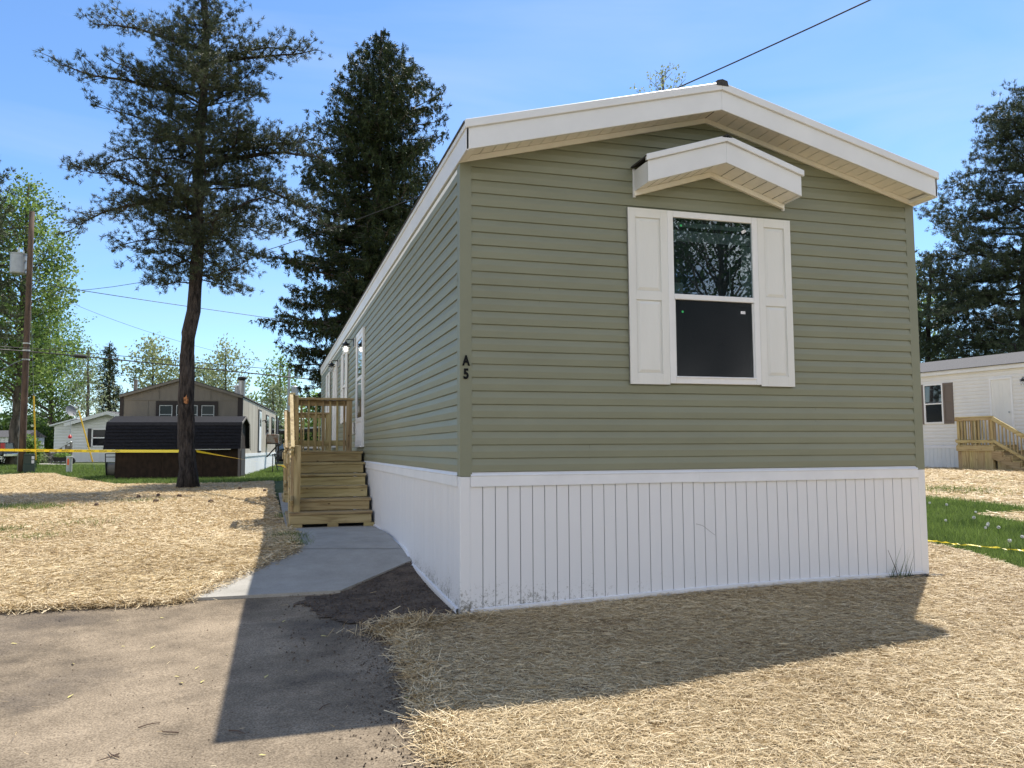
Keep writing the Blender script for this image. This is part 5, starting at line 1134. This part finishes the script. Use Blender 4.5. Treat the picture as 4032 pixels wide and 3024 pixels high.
for q, u in enumerate((92, 104, 118, 132)): mb = MB(); mb.box(X(u)-.04, X(u)+.04, -.8, -.72, 0, .85); obj('post', mb, M_gwood, rp)
mb = MB(); mb.box(X(92), X(132), -.80, -.74, .5, .62); mb.box(X(92), X(132), -.80, -.74, .15, .27); obj('side_slats', mb, M_gwood, rp)
# small red hanging feeder
FP = at(151, 944, D-2); t = thing('bird_feeder', 'small red feeder hanging near the corner of the far white house', 'bird feeder', (FP[0], FP[1], FP[2]))
mb = MB(); mb.lathe(0, 0, [(.02, .16), (.11, .05), (.13, -.02), (.08, -.06), (.09, -.10)], 12); obj('body', mb, M_red, t); mb = MB(); mb.tube([(0, 0, .25), (0, 0, 1.1)], .015, 4); obj('cord', mb, M_grey, t)
# planter barrow on the path
PP = gpd(136, 49.0); t = thing('wheelbarrow', 'dark wheelbarrow with green plants standing by the ramp', 'wheelbarrow', tuple(PP), -YAW)
mb = MB(); mb.prism([(-.45, .42), (.45, .42), (.32, .18), (-.3, .18)], 'y', -.35, .35); obj('tray', mb, M_black, t)
mb = MB(); mb.prism([(.58+.2*math.cos(q*PI/7), .2+.2*math.sin(q*PI/7)) for q in range(14)], 'y', -.04, .04); obj('wheel', mb, M_tyre, t)
for y in (-.3, .3): mb = MB(); mb.bar((.58, y, .2), (-.9, y, .5), .03, .03); mb.bar((-.4, y, .35), (-.5, y, 0), .03, .03); obj('handle', mb, M_gwood, t)
r = np.random.default_rng(5); P = np.stack([r.uniform(-.38, .38, 260), r.uniform(-.3, .3, 260), r.uniform(.42, .62, 260)], 1); Dv = norm(r.normal(size=(260, 3))+[0, 0, .6]); S_ = norm(np.cross(Dv, r.normal(size=(260, 3)))); fast_mesh('plants', np.stack([P-S_*.03, P+S_*.03, P+Dv*.16], 1).reshape(-1, 3), 3, M_green, r.random(260), t)
# path in front of the ramp
pa = [tuple(gpd(u, d)[:2]) for u, d in ((-30, 47.5), (60, 47), (150, 47.2), (153, 49), (60, 50), (-30, 51))]
o = sheet('path', pa, .03, M_conc, 2.0); o['kind'] = 'structure'
# shrubs by the ramp
def shrub(label, u, d, w_, h, mat, seed, name='shrub', n=1500, leaf=.14, group=None):
    b = gpd(u, d); r = np.random.default_rng(seed); t = thing(name, label, 'shrub', tuple(b), 0, group)
    q = norm(r.normal(size=(n, 3)))*(r.random((n, 1))**.4); P = q*np.array([w_/2, w_/2, h/2])+np.array([0, 0, h/2]); P += r.normal(0, .06, (n, 3)); P[:, 2] = np.abs(P[:, 2])
    Dv = norm(q+r.normal(0, .6, (n, 3))); S_ = norm(np.cross(Dv, r.normal(size=(n, 3)))); s = leaf*r.uniform(.6, 1.3, (n, 1))
    fast_mesh('foliage', np.stack([P, P+Dv*s*.5-S_*s*.35, P+Dv*s, P+Dv*s*.5+S_*s*.35], 1).reshape(-1, 3), 4, mat, np.clip(r.normal(.45, .25, n), 0, 1), t)
    mb = MB(); 
    for q in range(5): a = q*1.26; mb.tube([(0, 0, 0), (math.cos(a)*w_*.25, math.sin(a)*w_*.25, h*.6)], [.03, .01], 5)
    obj('stems', mb, M_bark, t)
shrub('grey green bush at the foot of the ramp', 82, 49.5, .8, .7, M_willow, 1)
shrub('leafy bush right behind the green utility box', 68, 41, .8, 1.7, M_maple, 2)
shrub('low pale bush left of the utility pole, by the truck', 33, 47, 2.6, .8, M_willow, 3)
shrub('dark bush between the ramp and the maple', 92, 66, 3.0, 2.6, M_bushy, 4, n=3000, leaf=.22)
# ---------------------------------------------------------------- pole, transformer, boxes, markers
PD = 34.0; pb = gp(46, 1021); pd_ = float(np.dot(pb-CAM_LOC, F_)); pm = pd_/1745.7
pt = at(69, 457, pd_)
po = thing('utility_pole', 'leaning wooden utility pole with a grey transformer and conduit at the left', 'utility pole', tuple(pb))
L_ = lambda u, v, d=0: tuple(at(u, v, pd_+d)-pb)
mb = MB(); mb.tube([(0, 0, -.1)]+[tuple((np.array(pt)-pb)*k/6) for k in range(1, 7)], [.155, .15, .142, .135, .128, .12, .112], 14); pole = obj('pole', mb, M_pole, po, smooth=True)
mb = MB(); mb.tube([L_(39.5, 1021, -.03), L_(48, 860, -.03), L_(56, 700, -.03), L_(59, 650, -.03)], .06, 10); obj('conduit', mb, M_grey, po, smooth=True)
for v in (742, 757, 777): mb = MB(); q = np.interp(v, [457, 1021], [69, 46]); c = np.array(L_(q, v)); mb.tube([tuple(c-[0, 0, .03]), tuple(c+[0, 0, .03])], .165, 14); obj('band', mb, M_lgrey, pole)
c = np.array(L_(39, 592)); rr = 16*pm; hh = 42*pm
mb = MB(); mb.lathe(c[0], c[1], [(rr*.9, c[2]), (rr, c[2]+.05), (rr, c[2]+hh), (rr*1.06, c[2]+hh+.01), (rr*1.06, c[2]+hh+.05), (rr*.5, c[2]+hh+.09)], 24)
tr_ = obj('transformer', mb, M_grey, po, smooth=False)
mb = MB(); mb.tube([(c[0], c[1], c[2]+hh+.05), (c[0], c[1], c[2]+hh+.35)], [.06, .04], 10); mb.tube([(c[0]+.18, c[1], c[2]+hh+.03), (c[0]+.18, c[1], c[2]+hh+.22)], [.05, .03], 10); obj('bushing', mb, M_lgrey, tr_)
for z in (.2, .62): mb = MB(); mb.bar((c[0]+rr*.9, c[1], c[2]+z), L_(56, 592-z/pm)[:2]+(c[2]+z,), .05, .06); obj('mount', mb, M_grey, tr_)
gb_ = gp(62, 1021); t = thing('utility_box', 'dark green utility box with white warning labels at the foot of the pole', 'utility box', tuple(gb_), -YAW+.5)
mb = MB(); mb.box(-.24, .24, -.2, .2, 0, .40); mb.box(-.225, .225, -.19, .19, .40, .80); bx_ = obj('housing', mb, M_dgreen, t, bevel=.012)
mb = MB(); mb.prism([(-.24, .80), (.24, .80), (.20, .88), (-.2, .88)], 'y', -.2, .2); obj('lid', mb, M_dgreen, t, bevel=.01)
for z in (.43, .62): mb = MB(); mb.box(.10, .21, -.205, -.196, z, z+.15); obj('label_plate', mb, M_white_st, bx_)
pb2 = gp(149, 1021); t = thing('cable_pedestal', 'round light grey cable pedestal with an orange sticker on the lawn', 'cable pedestal', tuple(pb2))
mb = MB(); mb.lathe(0, 0, [(.135, 0), (.130, .05), (.130, .72), (.145, .725), (.145, .765), (.135, .775)], 20); cp_ = obj('body', mb, M_lgrey, t)
mb = MB(); mb.prism([(.1325*math.cos(a), .1325*math.sin(a)) for a in np.linspace(-2.15, -1.45, 5)]+[(.128*math.cos(a), .128*math.sin(a)) for a in np.linspace(-1.45, -2.15, 5)], 'z', .36, .66); obj('orange_sticker', mb, M_orange, cp_)
def guy(label, v_top, v_bot, top_end):
    b = gp(*v_bot); dd = float(np.dot(b-CAM_LOC, F_)); t = thing('guy_wire', label, 'guy wire', tuple(b), 0, 'yellow guy wire markers')
    a = at(*v_top, dd)-b; mb = MB(); mb.tube([tuple(a*.16), tuple(a)], .035, 8); obj('guard', mb, M_yellow, t)
    e = at(*top_end, pd_)-b; mb = MB(); mb.tube([(0, 0, 0), tuple(a), tuple(e)], .007, 5); obj('wire', mb, M_grey, t)
guy('upright guy wire with a yellow guard just right of the pole', (73, 855), (78, 1020), (66, 640))
guy('slanting guy wire with a yellow guard in front of the far white house', (170, 886), (206, 1019), (66, 600))
# pickup truck at the left edge
TB = gpd(-8, 45.5); t = thing('pickup_truck', 'dark pickup truck cut by the left edge, red tail light showing', 'pickup truck', tuple(TB), -YAW+.10)
mb = MB(); mb.prism([(-5.2, .55), (.8, .55), (.88, .8), (.86, 1.28), (-1.2, 1.30), (-1.35, 1.9), (-3.1, 1.92), (-3.8, 1.35), (-5.2, 1.2)], 'y', -.95, .95); obj('body', mb, M_truck, t, bevel=.05)
for x in (.05, -4.1):
    for y in (-.97, .80):
        mb = MB(); mb.prism([(x+.42*math.cos(q*PI/12), .42+.42*math.sin(q*PI/12)) for q in range(24)], 'y', y, y+.22); wq = obj('wheel', mb, M_tyre, t)
        mb = MB(); mb.prism([(x+.26*math.cos(q*PI/12), .42+.26*math.sin(q*PI/12)) for q in range(24)], 'y', y-.02, y-.005)
        for q in range(6): a = q*PI/3; mb.bar((x, y-.03, .42), (x+.25*math.cos(a), y-.03, .42+.25*math.sin(a)), .05, .04, up=(0, 1, 0))
        obj('rim', mb, M_chrome, wq)
mb = MB(); mb.box(.70, .885, -.96, -.80, .88, 1.24); obj('tail_light', mb, M_red, t)
mb = MB(); mb.box(.70, .885, .80, .96, .88, 1.24); obj('tail_light', mb, M_red, t)
mb = MB(); mb.box(.86, 1.0, -.93, .93, .50, .66); obj('bumper', mb, M_chrome, t, bevel=.02)
mb = MB(); mb.prism([(-3.0, 1.45), (-1.45, 1.45), (-1.5, 1.82), (-2.9, 1.84)], 'y', -.955, -.94); obj('side_window', mb, M_glass, t)
# pale storage box behind the truck
b = gpd(10, 57); t = thing('storage_shed', 'small white ribbed storage shed beyond the truck', 'shed', tuple(b), -YAW)
mb = MB(); mb.box(-2.4, 1.4, 0, 2.4, 0, 1.7); wl_ = obj('wall', mb, M_fwhite, t); mb = MB(); mb.prism([(-.2, 1.7), (2.6, 1.7), (1.2, 2.2)], 'x', -2.5, 1.5); obj('roof', mb, M_shingle_g, t)
mb = MB()
for q in range(14): mb.box(-2.3+q*.27, -2.2+q*.27, -.03, -.001, .05, 1.65)
obj('rib', mb, M_fwhite, wl_)
# open carport behind the porches
b = gpd(668, 52); t = thing('carport', 'dark flat roofed carport seen between the porch balusters', 'carport', tuple(b), -.1)
cm = 52/1745.7
mb = MB(); mb.prism([(-2.2, 1.9), (3.5, 2.35), (3.5, 2.55), (-2.2, 2.1)], 'y', 0, 5); obj('roof', mb, M_brown, t)
mb = MB(); mb.bar((-2.2, -.03, 2.08), (3.5, -.03, 2.53), .05, .10); obj('fascia', mb, M_lgrey, t)
for (x, y) in ((-2.0, .1), (3.2, .1), (-2.0, 4.8), (3.2, 4.8)): mb = MB(); mb.box(x, x+.12, y, y+.12, 0, 1.95 if x < 0 else 2.3); obj('post', mb, M_brown, t)
b = gpd(655, 56); t = thing('parked_car', 'dark car under the carport, glimpsed between balusters', 'car', tuple(b), .4)
mb = MB(); mb.prism([(-2.1, .3), (2.1, .3), (2.15, .75), (1.2, .85), (.6, 1.35), (-.9, 1.38), (-1.6, .9), (-2.1, .8)], 'y', -.85, .85); obj('body', mb, M_truck, t, bevel=.06)
mb = MB(); mb.prism([(1.0, .88), (.52, 1.28), (-.8, 1.3), (-1.35, .92)], 'y', -.86, -.851); obj('side_window', mb, M_glass, t)
for x in (-1.35, 1.35): mb = MB(); mb.prism([(x+.32*math.cos(q*PI/10), .32+.32*math.sin(q*PI/10)) for q in range(20)], 'y', -.88, .88); obj('axle_wheels', mb, M_tyre, t)
# far power pole with a small transformer beyond the tan home
b = gpd(622, 60); t = thing('utility_pole', 'distant thin utility pole with a small transformer, above the far end of the tan home', 'utility pole', tuple(b)); fm_ = 60/1745.7
mb = MB(); mb.tube([(0, 0, 0), (0, 0, 175*fm_+.6)], [.14, .10], 8); obj('pole', mb, M_grey, t); mb = MB(); mb.lathe(.42, 0, [(.25, 132*fm_), (.26, 132*fm_+.9), (.12, 132*fm_+1.0)], 12); obj('transformer', mb, M_grey, t)

# ---------------------------------------------------------------- wires and tape
def wire(label, pts, rad, name='power_line', group='overhead lines', mat=None, cat='cable'):
    """pts: (u, v, distance) along the span; smoothed"""
    P = [at(*p) for p in pts]; n = 24; ts = np.linspace(0, 1, len(P)); q = []
    A = np.array(P); deg = min(len(P)-1, 3); co = [np.polyfit(ts, A[:, k], deg) for k in range(3)]
    for i in range(n+1): t = i/n; q.append(tuple(np.polyval(co[k], t) for k in range(3)))
    mb = MB(); b = q[0]; mb.tube([tuple(np.array(x)-np.array(b)) for x in q], rad, 6); o = obj(name, mb, mat or M_cable); o.location = b
    return tag(o, label, cat, group), q
wire('service wire rising from the pole across the spruce and over the green roof', [(68, 632, pd_), (220, 616, 31), (400, 592, 28), (560, 546, 25), (920, 422, 19), (1435, 205, 12.5), (1880, 0, 9.5), (2300, -210, 8)], .010)
wire('double service line from the pole to the spruce, above the tan home', [(68, 606, pd_), (180, 628, 34), (330, 650, 36), (600, 690, 40), (760, 712, 43)], .014)
wire('thin line sagging from the pole across the blue gap', [(66, 612, pd_), (150, 651, 36), (270, 700, 39), (400, 742, 43), (560, 780, 48), (700, 806, 53)], .008)
wire('upper black line crossing in front of the far trees', [(-120, 746, 31), (60, 752, pd_), (175, 762, 35), (400, 782, 38), (640, 800, 41), (760, 808, 43)], .016)
o, q = wire('lower black cable crossing the far trees with a splice case', [(-120, 750, 31), (58, 760, pd_), (165, 768, 35), (400, 792, 38), (640, 816, 41), (760, 828, 43)], .028)
a, b_ = at(159, 768.2, 34.9), at(188, 771, 35.2); mb = MB(); O_ = np.array(o.location); dd = b_-a; mb.tube([tuple(a-O_), tuple(a+dd*.1-O_), tuple(a+dd*.9-O_), tuple(b_-O_)], [.03, .085, .085, .03], 10); obj('splice_case', mb, M_cable, o)
wire('dark line running from the pole out of the left edge', [(56, 776, pd_), (20, 790, 33), (-60, 840, 31)], .014)
# caution tape
def tape(label, pts, hgt, twist, name='caution_tape', letters=None):
    P = [np.array(p) for p in pts]; n = 40; A = np.array(P); ts = np.linspace(0, 1, len(P)); co = [np.interp(np.linspace(0, 1, n+1), ts, A[:, k]) for k in range(3)]
    Q = np.stack(co, 1); b = Q[0].copy(); mb = MB(); prev = None
    for i in range(n+1):
        a = twist(i/n); d = Q[min(i+1, n)]-Q[max(i-1, 0)]; d /= np.linalg.norm(d); up = np.array([0, 0, 1.]); s = np.cross(d, up); s /= np.linalg.norm(s); w_ = (up*math.cos(a)+s*math.sin(a))*hgt/2
        cur = (Q[i]-w_-b, Q[i]+w_-b)
        if prev is not None: mb.quad(prev[0], cur[0], cur[1], prev[1])
        prev = cur
    o = obj(name, mb, M_tape); o.location = tuple(b); tag(o, label, 'caution tape'); return o, Q
TD = 22.3
o, Q = tape('yellow caution tape stretched from the left edge to the pine trunk', [at(-120, 969.5, 23.5), at(0, 972, 23.2), at(200, 974.3, 22.7), at(386, 974.6, TD)], .078, lambda t: .1+.35*math.sin(t*5))
dirx = (Q[-1]-Q[0])/np.linalg.norm(Q[-1]-Q[0]); nrm = np.cross([0, 0, 1.], dirx); 
for i, u in enumerate((60, 88, 116, 143, 170, 197, 224, 251)):
    p = at(u, 972.6+u*.006, 22.95-u*.0022)-Q[0]
    fr = Matrix(((-dirx[0], 0, -nrm[0], p[0]+(.012*-nrm[0] if False else 0)), (-dirx[1], 0, -nrm[1], p[1]), (-dirx[2], 1, 0, p[2]-.022), (0, 0, 0, 1)))
    fr.translation += Vector(F_)*-.03
    text_mesh('CAUTION', .060, M_cable, o, fr, 'lettering', .0005, .001, None, .9)
tape('yellow caution tape running from the pine trunk to the porch', [at(424, 974.5, TD), at(500, 988, 19.5), at(600, 1005, 16.2), at(616, 1008, 15.6)], .078, lambda t: .5+.9*math.sin(t*3))


# ---------------------------------------------------------------- small things
# siding seams on the gable end and long side
mb = MB()
for (M, s, k, hgt) in ((Mf, 1.02, 0, 1), (Mf, 1.02, 1, 1), (Mf, 3.1, 3, 2), (Mf, .62, 12, 2), (Mf, 3.45, 10, 2), (Mf, 1.05, 22, 1), (Mf, 3.6, 17, 2), (Ml, 2.9, 1, 1), (Ml, 3.05, 0, 1), (Ml, 2.2, 6, 2), (Ml, 4.6, 9, 2), (Ml, 1.5, 14, 2), (Ml, 5.3, 17, 2), (Ml, 3.9, 4, 2)):
    for j in range(hgt):
        z = (k+j)*C4; mb.quad(M(s, .0140, z+.004), M(s+.0022, .0140, z+.004), M(s+.0022, .0150, z+.052), M(s, .0150, z+.052)); mb.quad(M(s, .0150, z+.052), M(s+.0022, .0150, z+.052), M(s+.0022, .0060, z+C4-.003), M(s, .0060, z+C4-.003))
obj('lap_seam', mb, mk('seam_line', (.11, .115, .08), .7), home)  # seams drawn as thin dark strips
# faint vertical board seams and a hairline crack on the skirting
mb = MB(); pts = [(1.93, -.44), (1.99, -.455), (2.05, -.50), (2.10, -.535)]
for a, b in zip(pts[:-1], pts[1:]): mb.quad((a[0], -.0135, a[1]-.0015), (b[0], -.0135, b[1]-.0015), (b[0], -.0135, b[1]+.0015), (a[0], -.0135, a[1]+.0015))
obj('hairline_crack', mb, mk('crack_line', (.2, .2, .2), .8), home)  # crack drawn as a thin dark line
# crumbs of soil and grit
def crumbs(pts, r, lo, hi, mat, label, name, zoff):
    n = len(pts); c = np.stack([pts[:, 0], pts[:, 1], G(pts[:, 0], pts[:, 1])+zoff], 1); s = (lo+(hi-lo)*r.random(n)**3)[:, None]
    base = np.array([[1, 0, -.3], [-.5, .87, -.3], [-.5, -.87, -.3], [0, 0, .8]]); V = c[:, None, :]+(base[None]+r.normal(0, .25, (n, 4, 3)))*s[:, None, :]
    a = r.random(n)*6.28; 
    idx = [(0, 1, 3), (1, 2, 3), (2, 0, 3), (0, 2, 1)]; v = np.concatenate([V[:, list(q), :] for q in idx], 1).reshape(-1, 3)
    return tag(fast_mesh(name, v, 3, mat, None), label, name.replace('_', ' '), kind='stuff')
q = np.array(SOIL); x = rng.uniform(q[:, 0].min()-.15, q[:, 0].max()+.1, 9000); y = rng.uniform(q[:, 1].min()-.25, q[:, 1].max()+.05, 9000); k = (inside(SOIL, x, y) | inside(SOIL, x, y+.08) | (rng.random(9000) < .12)) & (x < -.01) & ~inside(WALK, x, y)
crumbs(np.stack([x[k], y[k]], 1), rng, .002, .012, M_soil, 'dark soil crumbs between the walkway and the skirting corner', 'soil_crumbs', .024)
strip = edge_pts([P2(845, 1356), P2(880, 1400), P2(903, 1440), P2(930, 1530), P2(945, 1600), P2(985, 1659)], 3500, .14, rng); strip[:, 0] -= .12
crumbs(strip, rng, .0015, .008, M_soil, 'dark grit along the straw edge of the driveway', 'soil_crumbs', .016)
pts = scatter([DRIVE], 2600, 1.8, 9, 1.2, rng); crumbs(pts, rng, .001, .006, M_twig, 'scattered grit on the driveway', 'grit', .014)
# black sheet edge peeping from under the straw at the far corner of the skirting
mb = MB(); z = G1(4.2, -.1)+.035
mb.poly([(3.72, -.035, z+.01), (4.22, -.035, z+.01), (4.34, -.06, z-.0), (4.30, -.10, z-.0), (4.12, -.085, z+.002), (3.9, -.07, z)]); o = obj('ground_fabric', mb, M_blacksheet); tag(o, 'scrap of black ground fabric at the right foot of the white skirting', 'ground fabric')
# tuft of weeds against the skirting
b = (3.86, -.05, G1(3.86, -.05)); t = thing('weed', 'dry grassy weed growing against the white skirting near its right corner', 'weed', b)
n = 60; a = rng.random(n)*6.28; h = rng.uniform(.05, .26, n)*np.where(rng.random(n) < .2, 1.3, .6); tip = np.stack([np.cos(a)*h*.5-.02, -np.abs(np.sin(a))*h*.2-.01, h], 1); bb = rng.normal(0, .03, (n, 3))*[2, .4, 0]; sd_ = np.stack([np.sin(a), np.cos(a), a*0], 1)*.003
fast_mesh('blades', np.stack([bb-sd_, bb+sd_, bb+tip], 1).reshape(-1, 3), 3, M_bushy, rng.random(n), t); mb = MB(); mb.tube([(0, 0, 0), (-.05, -.01, .12), (-.12, -.015, .27)], [.004, .0015], 5) if False else mb.tube([(0, 0, 0), (-.05, -.01, .12), (-.12, -.015, .27)], [.004, .003, .0015], 5); obj('stem', mb, M_twig, t)
# yellow rope / flattened tape on the right lawn
P = [gp(1998, 1180), gp(2060, 1187), gp(2130, 1194), gp(2212, 1203), gp(2330, 1216)]; n = 40; A = np.array(P); ts = np.linspace(0, 4, n); Q = np.stack([np.interp(ts, range(5), A[:, k]) for k in range(3)], 1); Q[:, 2] += .06+rng.normal(0, .006, n)
mb = MB()
for i in range(n-1):
    w0, w1 = .018+.012*math.sin(i*.9), .018+.012*math.sin((i+1)*.9); mb.quad(Q[i]-[0, w0, 0]-Q[0], Q[i+1]-[0, w1, 0]-Q[0], Q[i+1]+[0, w1, .01]-Q[0], Q[i]+[0, w0, .01]-Q[0])
o = obj('caution_tape', mb, M_tape); o.location = tuple(Q[0]); tag(o, 'slack yellow tape lying across the green lawn on the right', 'caution tape')
# dandelion clocks in the lawn: one kind, copied
dnd = thing('dandelion', 'white dandelion clock standing in the lawn on the right', 'dandelion', (0, 0, 0), 0, 'dandelion clocks in the lawn')
mb = MB(); mb.tube([(0, 0, 0), (.01, 0, .14)], .0025, 5); obj('stem', mb, M_blade, dnd); dirs = norm(rng.normal(size=(90, 3))); c = np.array([.01, 0, .155]); S_ = norm(np.cross(dirs, rng.normal(size=(90, 3))))*.006
fast_mesh('head', np.stack([c+dirs*.004, c+dirs*.019-S_, c+dirs*.019+S_], 1).reshape(-1, 3), 3, M_fluff, None, dnd)
def dup(root, loc, rz=0, sc=1):
    c = root.copy(); COL.objects.link(c); c.location = loc; c.rotation_euler = (0, 0, rz); c.scale = (sc, sc, sc)
    for ch in list(root.children):
        d = ch.copy(); COL.objects.link(d); d.parent = c
        for g in ch.children: e = g.copy(); COL.objects.link(e); e.parent = d
    return c
DN = [(2008, 1098), (2046, 1103), (2110, 1117), (2045, 1137), (2105, 1137), (2134, 1146), (2133, 1151), (2130, 1154), (2212, 1180), (2185, 1191), (2159, 1158)]
ORD = 'first second third fourth fifth sixth seventh eighth ninth tenth eleventh twelfth thirteenth fourteenth fifteenth sixteenth seventeenth eighteenth nineteenth twentieth twenty-first twenty-second'.split()
def ranks(L):
    o = sorted(range(len(L)), key=lambda i: L[i][0]); return {i: ('leftmost' if k == 0 else 'rightmost' if k == len(L)-1 else ORD[k]+' from the left') for k, i in enumerate(o)}
rk = ranks(DN)
for i, (u, v) in enumerate(DN):
    p = gp(u, v+9); o = dnd if i == 0 else dup(dnd, tuple(p), i, rng.uniform(.8, 1.25)); o.location = tuple(p); o['label'] = 'white dandelion clock in the lawn on the right, '+rk[i]+' of them'
# pine cones on the left yard
cone = MB(); cone.lathe(0, 0, [(.004, 0), (.022, .012), (.030, .03), (.028, .045), (.018, .065), (.004, .078)], 9)
c0 = obj('pine_cone', cone, M_twig); tag(c0, 'small brown pine cone lying on the straw of the left yard', 'pine cone', 'pine cones on the straw')
CN = ((300, 1078), (449, 1089), (516, 1059), (345, 1075), (393, 1076), (571, 1064), (330, 1088), (205, 1097))
rk = ranks(CN)
for i, (u, v) in enumerate(CN):
    p = gp(u, v); o = c0 if i == 0 else c0.copy()
    if i: COL.objects.link(o)
    o.location = (p[0], p[1], p[2]+.05); o.rotation_euler = (1.5, 0, i*1.3); o['label'] = 'brown pine cone on the left yard straw, '+rk[i]+''; o.scale = (1.5, 1.5, 1.5)
# fallen leaves, seed keys and twigs on the driveway
lf = MB(); lf.v = [(-.028, 0, .001), (-.01, .010, .004), (.028, .004, .001), (.01, -.008, .003)]; lf.f = [(0, 3, 2, 1)]
l0 = obj('fallen_leaf', lf, M_leafy); tag(l0, 'small pale yellow leaf lying on the driveway', 'leaf', 'fallen leaves on the driveway')
LV = ((266, 1402), (158, 1440), (425, 1449), (382, 1468), (392, 1482), (437, 1479), (567, 1640), (592, 1344), (613, 1347), (350, 1340), (254, 1390), (575, 1468), (880, 1515), (490, 1420), (152, 1511), (30, 1396), (640, 1456), (330, 1404), (980, 1628), (130, 1345), (255, 1345), (700, 1380))
rk = ranks(LV)
for i, (u, v) in enumerate(LV):
    p = gp(u, v); o = l0 if i == 0 else l0.copy()
    if i: COL.objects.link(o)
    o.location = (p[0], p[1], p[2]+.018); o.rotation_euler = (.1, .15, i*2.1); o['label'] = 'small pale yellow leaf on the driveway, '+rk[i]+' of the leaves'; k = .5+.6*((i*37) % 10)/10; o.scale = (k, k, k)
tw = MB(); tw.tube([(-.05, 0, .004), (0, .008, .006), (.055, -.004, .004)], [.0035, .003, .0015], 5); t0 = obj('twig', tw, M_twig); tag(t0, 'short brown twig lying on the driveway', 'twig', 'twigs on the driveway')
TWG = ((321, 1575), (245, 1640), (235, 1645), (512, 1590), (700, 1565), (365, 1620))
rk = ranks(TWG)
for i, (u, v) in enumerate(TWG):
    p = gp(u, v-30 if i > 3 else v-0); o = t0 if i == 0 else t0.copy()
    if i: COL.objects.link(o)
    o.location = (p[0], p[1], p[2]+.016); o.rotation_euler = (0, 0, i*1.7+.5); o['label'] = 'short brown twig on the driveway, '+rk[i]+' of the twigs'
